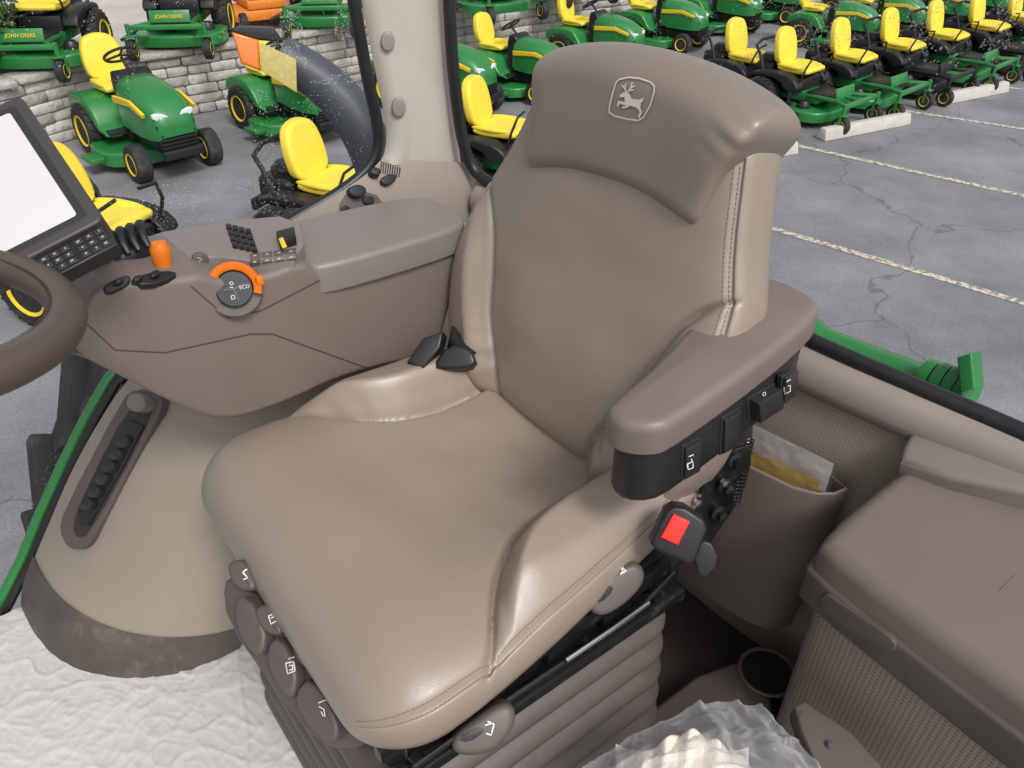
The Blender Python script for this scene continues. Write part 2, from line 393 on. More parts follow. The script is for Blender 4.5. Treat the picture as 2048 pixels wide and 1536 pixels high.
strokes('emblem',[shield,[(1256,185),(1252,178),(1254,168)],[(1253,178),(1246,171)],[(1258,185),(1263,177),(1267,166)],[(1263,177),(1272,172)],[(1260,181),(1270,180)]],2.8,[headrest],printg,headrest,off=.0022,fills=deer)
# bellows + base
b=B(); rows=[]
def rr(hx,hy,r,n=9):
    o=[]
    for q,(sx,sy) in enumerate(((1,1),(-1,1),(-1,-1),(1,-1))):
        for k in range(n):
            a=PI/2*q+PI/2*k/(n-1); o.append((sx*(hx-r)+r*math.cos(a),sy*(hy-r)+r*math.sin(a)))
    return o
for i in range(0,121):
    z=.0+.36*i/120; ph=(i%20)/20
    off=.036*abs(math.sin(PI*ph))**.7 ; wd=.222+off+.012*(1-z/.36)
    rows.append([V((-.003+x,-.030+y,z)) for x,y in rr(wd,wd+.002,.06)])
b.grid(rows,cu=True,caps=True)
obj('bellows',b,bellow,seat,sharp=60)
b=B(); b.box((-.02,-.03,.385),(.47,.46,.05),.01); b.box((-.02,-.03,.455),(.42,.46,.06),.012)
for y in (-.22,-.10,.0,.1,.2): b.box((.225,y,.425),(.03,.05,.05),.004)
b.box((.235,-.04,.455),(.02,.48,.03),.004); b.box((.25,-.04,.40),(.025,.52,.022),.004)
for y in (-.24,-.12,.03,.16): b.lathe([(.0,0),(.009,0),(.009,.012),(.0,.012)],(.25,y,.43),(1,0,0),10)
b.tube([(.262,-.25,.43),(.262,-.1,.437),(.265,.1,.44),(.25,.2,.45)],.004,8)
obj('suspension_frame',b,blackm,seat)
b=B(); b.tube([(.268,-.02,.448),(.27,.06,.452),(.268,.13,.452)],.0035,8); obj('slide_rod',b,steel,seat)
FP=V((-.02,-.385,.345)); FN=V((.25,-.72,.64))
b=B(); b.padp([(448,1165),(475,1150),(550,1230),(650,1330),(735,1425),(742,1500),(640,1492),(545,1370),(458,1245)],FP,FN,.006,r=.006,k=1,back=.05)
front=obj('front_cover',b,bellow,seat)
for px,sym in (([(488,1195),(512,1190),(550,1255),(545,1305),(525,1310),(490,1255)],0),([(550,1290),(575,1268),(612,1335),(608,1385),(592,1394),(558,1345)],1),([(605,1380),(640,1348),(693,1430),(693,1475),(668,1484),(620,1430)],2)):
    b=B(); b.padp(px,FP+FN.normalized()*.008,FN,.020,r=.006,k=1); o=obj('adjustment_flap',b,plast_dk,seat)
    cx=sum(p[0] for p in px)/len(px); cy=sum(p[1] for p in px)/len(px)
    if sym==1: strokes('symbol',[[(cx-10,cy-10),(cx+4,cy-12),(cx+7,cy+6),(cx-6,cy+11),(cx-10,cy-10)],[(cx-4,cy-5),(cx+2,cy-6),(cx+3,cy+3),(cx-3,cy+4)],[(cx-5,cy-18),(cx+5,cy-21)]],2.2,[o],white,o)
    if sym==2: strokes('symbol',[[(cx-14,cy-12),(cx-4,cy-6),(cx-2,cy+8)],[(cx-15,cy-19),(cx-2,cy-24)],[(cx-10,cy-2),(cx-5,cy+8)]],2.2,[o],white,o)
LP=V((.0,-.345,.415)); LN=V((.3,-.6,.72))
for k,(c,sy) in enumerate((((492,1150),0),((547,1238),1),((620,1305),2))):
    x,y=c; b=B(); b.padp([(x-24,y-26),(x+8,y-32),(x+32,y+14),(x+28,y+34),(x-2,y+30),(x-22,y+4)],LP,LN,.018,r=.007,k=2,back=.01); o=obj('adjustment_lever',b,plast_dk,seat)
    if sy==0: strokes('symbol',[[(x-6,y-6),(x+4,y+6),(x-4,y+9)],[(x-4,y-7),(x+2,y-11)]],3,[o],white,o)
    if sy==1: strokes('symbol',[[(x-9,y-6),(x+3,y-11),(x+6,y+4),(x-4,y+10),(x-9,y-6)],[(x-4,y-2),(x+1,y-4)],[(x+2,y-15),(x+10,y-7),(x+9,y+3)]],2.4,[o],white,o)
    if sy==2: strokes('symbol',[[(x-6,y-8),(x+6,y-11)],[(x,y-5),(x+3,y+4)]],2.2,[o],white,o)
for P,N,outer,hole,sy in ((V((.262,.062,.49)),V((.75,-.35,.55)),[(1255,1115),(1283,1130),(1280,1165),(1240,1205),(1200,1228),(1170,1216),(1172,1188),(1212,1145)],[(1183,1196),(1215,1168),(1230,1178),(1200,1208)],[[(1240,1132),(1252,1142),(1240,1148)],[(1240,1132),(1246,1144)]]),
                        (V((.275,-.155,.425)),V((.6,-.35,.7)),[(1000,1396),(1030,1410),(1026,1455),(987,1498),(938,1507),(903,1498),(903,1468),(942,1436)],[(915,1478),(955,1452),(972,1462),(935,1487)],[[(975,1442),(988,1448),(982,1470),(972,1466)],[(970,1450),(985,1446)]])):
    b=B(); b.padp(outer,P,N,.020,r=.009,k=2,back=.01); o=obj('loop_lever',b,plast_dk,seat)
    q=B(); pads_on(q,hole,[o],.0008,r=.0004,k=1,back=.0); tryobj('finger_hole_shade',q,black,o)  # no opening is cut; thin black pad paints the shade inside the loop
    strokes('symbol',sy,3,[o],white,o)
# armrest
arm=thing('padded_armrest',(.22,.25,.69),'taupe padded seat armrest with black switch panel on its side, right of the backrest','armrest')
poly=chaikin([(u,v*.955) for u,v in [(.224,.066),(.234,.052),(.262,.050),(.290,.074),(.296,.10),(.286,.28),(.270,.395),(.256,.425),(.20,.436),(.158,.424),(.148,.385),(.168,.29),(.208,.16)]],2)
tilt=lambda u,v,w:V((u,v,w+.085*(v-.10)))
b=B(); b.pad(poly,.762,.806,tilt,r=.013,rb=.004,seg=7,crown=.004); obj('arm_pad',b,plast,arm)
poly2=[(u,v*.955) for u,v in [(.228,.080),(.242,.062),(.266,.060),(.289,.085),(.293,.12),(.284,.28),(.266,.388),(.240,.412),(.18,.41),(.165,.38),(.205,.18)]]
b=B(); b.pad(chaikin(poly2,1),.680,.763,tilt,r=.002,rb=.016); panel=obj('switch_panel',b,black,arm)
for pix,tp in (([(1366,894),(1396,878),(1394,938),(1364,955)],0),([(1444,838),(1474,820),(1470,888),(1441,904)],1),([(1497,798),(1543,770),(1548,806),(1500,836)],2),([(1564,755),(1590,738),(1584,790),(1560,806)],3)):
    cx=sum(p[0] for p in pix)/4; cy=sum(p[1] for p in pix)/4
    fr_=[(cx+(x-cx)*1.22,cy+(y-cy)*1.14) for x,y in pix]
    b=B(); pads_on(b,fr_,[panel],.0015,r=.0007,k=0); tryobj('switch_bezel',b,mat('bezel_dark',(.03,.03,.03),.4),arm)
    b=B(); h=pads_on(b,pix,[panel],.006 if tp!=2 else .016,r=.002,k=0)
    if h:
        o=obj('rocker_switch',b,mat('rocker_black',(.022,.022,.024),.35),arm)
        if tp==0: strokes('symbol',[[(cx-6,cy+10),(cx+4,cy+6),(cx+5,cy+18),(cx-5,cy+22),(cx-6,cy+10)],[(cx-4,cy-4),(cx+6,cy-8)],[(cx+1,cy),(cx+3,cy+6)]],2.2,[o,panel],white,o)
        if tp==2: strokes('symbol',[[(cx+3,cy-14),(cx+9,cy-17),(cx+9,cy-11),(cx+4,cy-9),(cx+3,cy-14)]],1.6,[o,panel],white,o)
        if tp==3: strokes('symbol',[[(cx-6,cy+2),(cx+5,cy-2),(cx+4,cy+10),(cx-5,cy+14),(cx-6,cy+2)],[(cx-2,cy-10),(cx+5,cy-14)]],2.0,[o,panel],white,o)
b=B(); b.padp([(1375,960),(1400,930),(1480,880),(1500,900),(1478,985),(1440,1040),(1400,1100),(1340,1130),(1300,1140),(1330,1080),(1360,1010)],V((.215,.22,.56)),V((.95,-.3,.1)),.010,r=.002,k=1)
b.box((.20,.19,.50),(.03,.16,.12),.006); b.box((.215,.13,.46),(.03,.22,.03),.004); b.box((.19,.27,.60),(.025,.05,.18),.006,rot=Matrix.Rotation(.25,3,'X'))
for c in ((1445,965),(1400,965),(1465,915),(1432,1020)):
    p=onp(c[0],c[1],V((.225,.22,.56)),V((.95,-.3,.1))); b.lathe([(0,0),(.013,0),(.013,.01),(.007,.012),(.007,.02),(0,.02)],p,(.95,-.3,.1),12)
obj('arm_bracket',b,blackm,arm)
for c in ((1447,962),(1393,1000)):
    b=B(); p=onp(c[0],c[1],V((.238,.22,.56)),V((.95,-.3,.1))); b.lathe([(0,0),(.006,0),(.006,.008),(0,.009)],p,(.95,-.3,.1),6); obj('bolt_head',b,steel,arm)
b=B(); p0=dep(1500,880,1.16); p1=dep(1470,1010,1.13); pts=[]
for i in range(181):
    t=i/180; a=t*18*2*PI; pts.append(p0.lerp(p1,t)+V((math.cos(a)*.006,math.sin(a)*.006,0)))
b.tube(pts,.0013,6); obj('return_spring',b,mat('spring_steel',(.10,.10,.10),.35,metal=1),arm)
bk=thing('seat_belt_buckle',tuple(dep(1355,1060,1.05)),'black seat belt buckle with red release button under the armrest','buckle')
P=dep(1350,1060,1.02); N=V((.62,-.60,.50))
b=B(); b.padp([(1328,1014),(1345,1004),(1368,1008),(1404,1032),(1410,1052),(1388,1112),(1372,1118),(1310,1092),(1298,1078)],P,N,.022,r=.005,k=0,back=.010); hous=obj('housing',b,black,bk)
b=B(); pads_on(b,[(1346,1026),(1380,1042),(1356,1090),(1320,1074)],[hous],.004,r=.002,k=0,back=.002); obj('release_button',b,red,bk)
b=B(); b.padp([(1380,1095),(1415,1070),(1440,1120),(1400,1160)],P-V(N).normalized()*.025,N,.012,r=.003); obj('buckle_stalk',b,black,bk)
b=B(); b.padp([(818,728),(850,680),(890,668),(884,700),(850,742)],dep(850,705,1.34),V((.5,-.5,.7)),.018,r=.004,back=.02,k=0)
b.padp([(865,738),(900,690),(945,700),(958,736),(905,742)],dep(905,715,1.34),V((.5,-.5,.7)),.016,r=.006,k=1,back=.02)
b.tube([dep(925,650,1.40),dep(915,690,1.36),dep(940,720,1.34)],.018,10)
obj('belt_receiver',b,black,label='black belt receiver tucked between the control console and the seat back',cat='seat belt')
# =================== CONSOLE
con=thing('control_console',(-.40,-.08,.55),'long taupe armrest control console with orange levers, beside the seat cushion','console')
fx=lambda u,v,w:V((w,u,v))
XI=-.318
side=[(148,708),(156,655),(180,592),(212,568),(365,556),(400,548),(440,560),(520,556),(605,522),(640,545),(720,552),(930,476),(908,600),(874,712),(700,748),(560,815),(440,852),(330,802),(225,748)]
pl=[(on(x,y,0,XI).y,on(x,y,0,XI).z) for x,y in side]
b=B()
b.pad(chaikin(pl,2),XI-.175,XI,fx,r=.012,rb=.010,seg=5); body=obj('console_body',b,plast,con,sharp=50)
for ln in ([(382,572),(455,636),(520,622),(640,560)],[(165,640),(230,700),(330,705),(500,668),(545,668),(740,738)]):
    strokes('seam',[ln],2.2,[body],mat('seam_dark',(.06,.048,.042),.6),body,off=.0008)
b=B(); b.pad(chaikin([(-.306,.205),(-.325,.250),(-.43,.258),(-.480,.235),(-.500,.01),(-.485,-.03),(-.33,-.055),(-.308,-.02)],2),.736,.786,lambda u,v,w:V((u,v,w+.02*(0-v)*.3)),r=.010,rb=.004,seg=6,crown=.004); lid=obj('armrest_lid',b,plast_gy,con)
b=B(); deckpoly=[(212,562),(235,520),(290,478),(440,452),(600,436),(612,520),(520,532),(420,520),(372,528),(372,552),(300,556)]
b.padp(deckpoly,V((-.38,-.15,.808)),V((.05,.03,1)),.008,r=.004,k=1,back=.03); deck=obj('control_deck',b,plast_gy,con)
T=[deck,body,lid]
b=B(); pads_on(b,[(204,574),(248,553),(262,556),(256,574),(212,592)],T,.006); pads_on(b,[(262,564),(300,548),(350,546),(352,560),(290,578)],T,.006); obj('lever_gate',b,black,con)
for i in range(3):
    b=B(); x=226+i*36; pads_on(b,[(x,566-i*5),(x+18,560-i*5),(x+20,572-i*5),(x+2,578-i*5)],T,.014,r=.003); tryobj('paddle_switch',b,black,con)
h=hit(331,556,[deck]) or hit(331,556,T); p=h[0]
b=B(); b.tube([p-V((0,0,.01)),p+V((0,.002,.022))],.006,10); obj('lever_shaft',b,black,con)
b=B(); b.lathe([(.004,0),(.0105,.003),(.0115,.014),(.0135,.032),(.0138,.042),(.0095,.050),(.0005,.0525)],p+V((0,.001,.004)),(0,.05,1),24); obj('lever_knob',b,orange,con)
# ribbed rocker grip: curved ridges side by side
b=B(); c0=(hit(252,515,T) or (dep(262,525,1.2),0))[0]
for i in range(6):
    yy=.034-.0145*i; pts=[c0+V((-.062+.010*k+.003*i,yy+.004*math.sin(k*.8),.004+.026*math.sin(PI*(k+.6)/8.2))) for k in range(8)]
    b.tube(pts,[.004,.0062,.0068,.0068,.0068,.0068,.0062,.004],8)
b.blob(c0+V((-.026,-.003,-.006)),(.036,.044,.024),e=2.6); obj('ribbed_grip',b,black,con)
b=B(); pads_on(b,circ(400,518,17,13),T,.005,k=0); rb=obj('round_button',b,plast_dk,con)
strokes('symbol',[[(394,514),(404,518),(396,524)]],1.5,[rb],printg,rb)
TP=hit(468,578,T)[0]; TN=V((.86,-.20,.46)).normalized()
TU=V((0,0,1)).cross(TN).normalized(); TW=TN.cross(TU)
b=B(); b.lathe([(0,0),(.041,0),(.041,.003),(.039,.005),(0,.005)],TP-TN*.008,TN,40); obj('throttle_base',b,plast_dk,con)
b=B(); rows=[]
for i in range(65):
    a=R(-22+180*i/64); d=TU*math.cos(a)+TW*math.sin(a); k=.0010 if i%2 else 0
    rows.append([TP+d*r_+TN*h_ for r_,h_ in ((.027,-.006),(.027,.006-k),(.030,.009-k),(.036,.009-k),(.0395-k,.005),(.040,-.006))])
b.grid(rows,caps=True)
d=TU*math.cos(R(8))+TW*math.sin(R(8)); b.box(TP+d*.037+TN*.007,(.012,.012,.015),.004); obj('throttle_ring',b,orange,con)
b=B(); b.lathe([(0,-.005),(.026,-.005),(.026,.005),(.0245,.007),(0,.007)],TP,TN,36); hub=obj('throttle_hub',b,black,con)
strokes('symbol',[[(459,566),(463,563),(467,567),(463,571),(459,566)],[(459,575),(466,575)],[(462,592),(468,590),(470,597),(464,599),(462,592)]],1.4,[hub],white,hub)
def textmesh(s,size,depth=0):
    cu=bpy.data.curves.new('t','FONT'); cu.body=s; cu.size=size; cu.align_x='CENTER'; cu.align_y='CENTER'; cu.extrude=depth
    o=bpy.data.objects.new('t',cu); COL.objects.link(o); dg=bpy.context.evaluated_depsgraph_get(); dg.update()
    me=bpy.data.meshes.new_from_object(o.evaluated_get(dg)); bpy.data.objects.remove(o); return me
def text(name,s,size,M,m,parent,bold=0):
    me=textmesh(s,size,.0004); b=B(); b.bm.from_mesh(me); b.bm.transform(M); bpy.data.meshes.remove(me)
    return obj(name,b,m,parent,smooth=False)
def basis(P,U,W,N): 
    M=Matrix((U,W,N)).transposed().to_4x4(); M.translation=P; return M
q=onp(489,574,TP+TN*.0076,TN); text('lettering','ECO',.0072,basis(q,TU,TW,TN),white,con)
strokes('dial_mark',[[(468,578),(490,566)],[(468,578),(448,580)],[(468,578),(478,600)]],1.0,[hub],plast_gy,hub,off=.0006)
for i in range(4):
    for j in range(4):
        x=452+i*13+j*4; y=452+j*12+i*3
        b=B(); pads_on(b,[(x,y),(x+11,y+1),(x+13,y+10),(x+2,y+9)],T,.005,r=.0015,k=0); tryobj('keypad_button',b,black,con)
for i in range(4):
    for j in range(2):
        x=500+i*24; y=522-i*3-j*11
        b=B(); pads_on(b,[(x,y),(x+20,y-3),(x+21,y+5),(x+1,y+8)],T,.003,r=.001,k=0); o=tryobj('keypad_button',b,plast_dk,con)
        if o: strokes('symbol',[[(x+7,y+2),(x+13,y+1)]],1.6,[o],printg,o)
b=B(); h=pads_on(b,[(554,478),(590,468),(594,490),(562,500)],T,.014,r=.003,k=0); hl=obj('hydraulic_lever',b,black,con)
b=B(); b.padp([(557,478),(566,475),(574,494),(565,497)],h[0]+h[1]*.0142,h[1],.001,r=.0004,k=0); obj('lever_stripe',b,yellow,con)
# =================== MONITOR
Acam=dep(40,188,1.0);Bc=dep(208,438,.93);Cc=dep(30,530,.90)
MV=(Acam-Bc).normalized(); MU=(Bc-Cc); MU=(MU-MV*MU.dot(MV)).normalized(); MN=MU.cross(MV).normalized()
hgt=(Acam-Bc).length
if MN.dot(CT-Bc)<0: MN=-MN
mon=thing('display_monitor',tuple(Bc-MU*.13-MN*.03),'touchscreen monitor with dark bezel and blank pale screen behind the steering wheel','monitor')
fm=lambda u,v,w:Bc+MU*u+MV*v+MN*w
b=B(); b.pad([(x-.15,y+hgt/2) for x,y in rr(.15,hgt/2,.010,5)],-.035,.0,fm,r=.004,rb=.006); obj('bezel',b,mat('bezel_grey',(.055,.05,.05),.45),mon)
b=B(); b.pad([(x-.150,y+hgt/2) for x,y in rr(.137,hgt/2-.013,.006,4)],-.001,.0008,fm,r=.0005); obj('screen_border',b,mat('bezel_dark',(.02,.02,.02),.4),mon)
b=B(); b.pad([(x-.150,y+hgt/2) for x,y in rr(.128,hgt/2-.022,.004,4)],.0,.0015,fm,r=.0005); obj('screen_glass',b,screen,mon)
b=B(); b.pad([(-.002,-.008),(-.004,-.042),(-.110,-.042),(-.110,-.008)],-.02,.002,fm,r=.003,rb=.003); kp=obj('keypad_panel',b,black,mon)
for i in range(8):
    for j in range(3):
        x=-.007-i*.0122-(.004 if i>2 else 0); y=-.011-j*.0098
        if x<-.106: continue
        b=B(); b.pad([(x,y),(x,y-.0080),(x-.0102,y-.0080),(x-.0102,y)],.002,.0040,fm,r=.001); o=obj('key',b,mat('key_black',(.028,.028,.03),.5),mon)
        q=B(); k=.001*((i+j)%3); q.pad([(x-.0038,y-.0028),(x-.0038,y-.0055),(x-.0055-k,y-.0055),(x-.0055-k,y-.0028)],.0041,.0044,fm,r=.0001); obj('symbol',q,mat('key_print',(.3,.3,.3),.6),o)
# =================== STEERING WHEEL
WC=dep(-350,628,.74); WN=V((-.03,.25,.97)).normalized()
WU=WN.orthogonal().normalized(); WW=WN.cross(WU)
whl=thing('steering_wheel',tuple(WC),'brown leather steering wheel with stitched rim at the left edge','steering wheel')
b=B(); b.tube([WC+(WU*math.cos(a)+WW*math.sin(a))*.195 for a in [2*PI*i/72 for i in range(72)]],.0195,18,closed=True,up=WN,flat=1)
rim=obj('rim',b,mat('wheel_leather',(.095,.070,.055),.42,bump=('v',500,.3,.0006),var=.08,vs=10),whl)
b=B()
for i in range(260):
    a=2*PI*i/260; d=WU*math.cos(a)+WW*math.sin(a); t=WN.cross(d); c=WC+d*.181+WN*.0145
    b.tube([c-d*.0025-t*.0012,c+d*.0025+t*.0012],.0006,4)
obj('stitching',b,mat('dark_thread',(.04,.032,.028),.8),rim)
b=B()
for a in (R(100),R(220),R(340)):
    d=WU*math.cos(a)+WW*math.sin(a); b.tube([WC-WN*.03,WC+d*.1-WN*.02,WC+d*.19],[.022,.018,.012],10)
b.lathe([(0,-.05),(.06,-.045),(.07,-.02),(.05,0),(0,.005)],WC,WN,24); obj('spokes_and_hub',b,plast_dk,whl)
# =================== CAB STRUCTURE
b=B(); b.box((0.05,0,-.03),(1.60,1.9,.06)); obj('cab_floor',b,mat('floor_mat',(.052,.043,.038),.8,var=.2,vs=10,bump=('n',300,.4,.002)),kind='structure')
b=B(); rows=[]
def rid(p,k=3.2): return max(0,1-abs(noise.noise(p))*k)
for i in range(320):
    y=-.95+.80*i/319; r=[]
    for j in range(320):
        x=-.74+.95*j/319
        wx=x+.04*noise.noise(V((x*5,y*5,5))); wy=y+.04*noise.noise(V((x*5,y*5,15)))
        z=.011+.003*noise.noise(V((x*5,y*5,0)))+.0026*rid(V((wx*5+wy*14,wy*4,3)),7)+.0017*rid(V((wx*16-wy*10,wy*13+wx*5,8)),6)+.0010*rid(V((wx*34+wy*20,wy*24,2)),5)+.0009*rid(V((wx*30,wy*52-wx*20,12)),5)
        r.append(V((x,y,z)))
    rows.append(r)
b.grid(rows); obj('floor_cover',b,sheet,label='wrinkled white plastic sheet covering the cab floor',cat='plastic sheet',sharp=180)
fd=thing('fender_panel',(-.56,-.1,0),'rounded beige perforated fender cover with switch pocket, left of the seat','panel')
prof=[(-.612,.00),(-.586,.06),(-.552,.12),(-.503,.19),(-.442,.275),(-.375,.355),(-.30,.43),(-.20,.50),(-.08,.55),(.05,.58),(.5,.60)]
def fpt(t,s,off=0):
    i=min(len(prof)-2,int(t)); f=t-i
    P=[prof[max(0,i-1)],prof[i],prof[i+1],prof[min(len(prof)-1,i+2)]]
    q=[.5*(2*P[1][k]+(P[2][k]-P[0][k])*f+(2*P[0][k]-5*P[1][k]+4*P[2][k]-P[3][k])*f*f+(3*P[1][k]-P[0][k]-3*P[2][k]+P[3][k])*f**3) for k in (0,1)]
    s2=max(0,s); e=1-(max(0,1-s2**2.2))**(1/2.2)
    return V((-.745+.375*(s if s<1 else 1),q[0]+.315*e-off*.8,q[1]-q[1]*e*.55+off*.6))
b=B(); b.grid([[fpt(1.6+(9.9-1.6)*i/70,j/40) for j in range(41)] for i in range(71)]); fcov=obj('fender_cover',b,fendm,fd,sharp=80)
b=B(); b.grid([[fpt(0+2.0*i/25,j/40,.004+.004*math.sin(PI*min(1,i/25*1.0))) for j in range(41)] for i in range(26)]); obj('kick_skirt',b,skirtm,fd,sharp=80)
q=B(); pads_on(q,[(122,1062),(132,1020),(250,795),(275,778),(322,780),(330,812),(300,870),(195,1068),(172,1098),(140,1098)],[fcov],.006,r=.004,k=1,back=.012)
pk=obj('switch_pocket',q,plast_dk,fd)
q=B(); pads_on(q,[(146,1052),(158,1010),(262,802),(312,800),(288,868),(178,1070),(155,1078)],[pk],.0012,r=.0006,k=1); rec=obj('pocket_shade',q,mat('recess_shade',(.034,.029,.026),.6),fd)  # raised pad, its dark colour stands in for shade inside the pocket
q=B(); pads_on(q,[(158,1020),(212,905),(262,840),(290,852),(245,940),(180,1052),(163,1050)],[rec],.005,r=.002,k=0); bank=obj('socket_bank',q,black,fd)
for i in range(6):
    x=180+i*14.5; y=1002-i*25; q=B(); pads_on(q,[(x-15,y+14),(x-2,y-8),(x+16,y),(x+4,y+22)],[bank],.012,r=.004,k=1); tryobj('socket_cap',q,rubber,fd)
q=B(); h=pads_on(q,circ(290,808,19,19),[rec,pk],.022,r=.004,k=0); obj('dial_knob',q,plast_gy,fd)
dr=thing('side_door_window',(-.79,-.1,.4),'wet side door window with black seal and green outer edge, left of the pillar','window')
sillp=((-60,1330),(20,1205),(68,1110),(100,1030),(150,920),(195,830),(240,752),(300,690),(380,600),(520,478))
b=B(); b.tube([on(x-22,y+6,0,-.785) for x,y in sillp],.012,10); obj('green_edge',b,green,dr)
b=B(); b.tube([on(x-2,y+3,0,-.768) for x,y in sillp[:8]],.010,8); obj('sill_seal',b,black,dr)
seal=[on(x,y,0,-.765) for x,y in ((240,762),(380,600),(520,482),(600,430),(680,385),(735,342),(757,300),(757,255),(742,190),(728,120),(712,30),(698,-60),(685,-160))]
seal=[V(p) for p in chaikin([tuple(p) for p in seal],2,closed=False)]
b=B(); b.tube(seal,.0125,10); obj('window_seal',b,black,dr)
def drops(parent,fn,regions,n,seed):
    random.seed(seed); b=B(); k=0; tries=0
    while k<n and tries<n*60:
        tries+=1; rg=random.choice(regions); x=random.uniform(rg[0],rg[2]); y=random.uniform(rg[1],rg[3])
        c,nn=fn(x,y); 
        if noise.noise(V((x*.010,y*.010,seed)))+.5*noise.noise(V((x*.04,y*.04,seed)))<rg[4]: continue
        r=random.choice((.0004,.0005,.0005,.0008,.0008,.0013))*random.uniform(.8,1.2)*rg[5]; u=nn.orthogonal().normalized(); w=nn.cross(u); e=random.uniform(.7,1.4)
        vs=[b.bm.verts.new(c+(u*math.cos(a)*e+w*math.sin(a))*r) for a in [PI*j/3 for j in range(6)]]; t=b.bm.verts.new(c+nn*r*.5)
        for j in range(6): b.bm.faces.new((vs[j],vs[(j+1)%6],t))
        k+=1
    obj('water_droplets',b,dropm,parent,kind='stuff')
drops(dr,lambda x,y:(on(x,y,0,-.779),V((1,0,0))),[(0,-60,700,200,.12,1),(560,20,720,170,-.1,1.1),(500,180,745,440,-.05,.9),(200,360,560,480,-.1,.9),(0,900,150,1200,.1,.8)],4200,3)
pil=thing('cab_pillar',(-.75,.45,.4),'light beige rear cab pillar with screw caps and switch ledge at its foot','pillar')
R_=[(-120,706,884),(-40,716,890),(40,730,896),(120,746,902),(190,760,908),(250,773,913),(300,772,918),(330,757,922)]
b=B(); rows=[]
for y,l,r in chaikin(R_,2,closed=False):
    rows.append([on(l+(r-l)*j/16,y,0,-.775+.030*(1-abs(2*j/16-1)**3)+(.01 if j<5 else 0)) for j in range(17)])
b.grid(rows); pcol=obj('pillar_trim',b,plast_lt,pil,sharp=70)
R2=[(318,764,945,-.755),(345,738,960,-.74),(385,680,985,-.725),(430,600,1000,-.715),(480,525,1010,-.71),(560,500,1010,-.70),(700,480,1010,-.66),(860,470,1010,-.60)]
b=B(); rows=[]
for y,l,r,X in chaikin(R2,2,closed=False):
    rows.append([on(l+(r-l)*j/16,y+(8*(j/16)),0,X+.012*math.sin(PI*j/16)) for j in range(17)])
b.grid(rows); led=obj('switch_ledge',b,ledgem,pil,sharp=70)
PT=[pcol,led]
for x,y in ((775,82),(797,213)):
    b=B(); pads_on(b,circ(x,y,14,20),PT,.008,r=.004,k=0); obj('screw_cap',b,mat('cap_grey',(.30,.265,.24),.5),pil)
b=B()
for i in range(9):
    x=762+i*4.6; pads_on(b,[(x,322+i*1.6),(x+2.4,323+i*1.6),(x,347+i*1),(x-2.4,346+i*1)],PT,.001,r=.0003,k=0)
obj('vent_grille',b,black,pil)
b=B(); pads_on(b,[(740,338),(758,345),(752,360),(733,352)],PT,.02,r=.004); pads_on(b,[(768,350),(795,352),(775,375),(755,368)],PT,.012,r=.003); obj('toggle_switch',b,black,pil)
for c,rx,hh in (((709,385),17,.020),((735,401),12,.008),((690,418),9,.006)):
    b=B(); pads_on(b,circ(c[0],c[1],rx,rx*.75),PT,hh,r=.003,k=0); obj('power_socket',b,black,pil)
b=B(); hh=hit(715,408,PT); b.padp([(672,418),(700,375),(770,395),(745,432),(690,450)],hh[0],hh[1],.002,r=.001,k=1); obj('socket_plate',b,plast_dk,pil)
rw=thing('rear_window',(0,.56,.62),'large rain specked rear cab window with black seal behind the seat','window')
def rearY(x): return .545+.05*sm((x-.1)/.5)
sealp=[on(893,-160,0,-.735),on(900,60,0,-.735),on(910,180,0,-.735),on(925,290,0,-.735),on(950,350,0,-.72)]+[V((x,rearY(x),.675-.006*sm((x-.1)/.5))) for x in (-.62,-.4,-.2,0,.2,.35,.5,.65,.8)]
sealp=[V(p) for p in chaikin([tuple(p) for p in sealp],2,closed=False)]
b=B(); b.tube(sealp,.013,10); obj('window_seal',b,black,rw)
drops(rw,lambda x,y:(on(x,y,1,.575),V((0,-1,0))),[(900,-80,2048,130,.0,1.1),(1500,-80,2048,100,-.2,1.2),(1000,-80,2048,500,.25,.8)],3000,5)
b=B(); rows=[]
for k,(dy,z) in enumerate(((.0,.678),(-.012,.660),(-.022,.60),(-.03,.5),(-.03,.3),(-.02,.1),(-.02,-.0))):
    rows.append([V((x,rearY(x)+dy,z-.006*sm((x-.1)/.5)*(k<3))) for x in [-.72+1.6*i/60 for i in range(61)]])
b.grid(rows); obj('rear_trim_panel',b,beige,label='beige perforated trim panel below the rear window',cat='panel',sharp=70)
b=B(); rows=[]
for i in range(61):
    x=-.70+1.5*i/60; Y=rearY(x); rows.append([V((x,Y-.008,.668)),V((x,Y-.026,.660)),V((x,Y-.036,.645)),V((x,Y-.040,.625)),V((x,Y-.036,.607)),V((x,Y-.022,.600))])
b.grid(rows); obj('window_ledge',b,ledgem,label='smooth taupe ledge strip running under the rear window seal',cat='trim',sharp=80)
bn=thing('storage_bin',(.17,.47,.18),'tall taupe open storage pocket fixed to the rear trim beside the armrest','bin')
fp=chaikin([(.02,.40),(.255,.425),(.315,.46),(.325,.515),(.02,.515)],1); b=B()
b.pad(fp,.16,.50,lambda u,v,w:V((.17+(u-.17)*(.86+.14*(w-.16)/.34),.47+(v-.47)*(.85+.15*(w-.16)/.34),w)),r=.004); 
top=[f for f in b.bm.faces if len(f.verts)>8 and f.calc_center_median().z>.45]
bmesh.ops.inset_region(b.bm,faces=top,thickness=.006); bmesh.ops.translate(b.bm,verts=list({v for f in top for v in f.verts}),vec=(0,0,-.2))
obj('pocket_body',b,plast,bn)
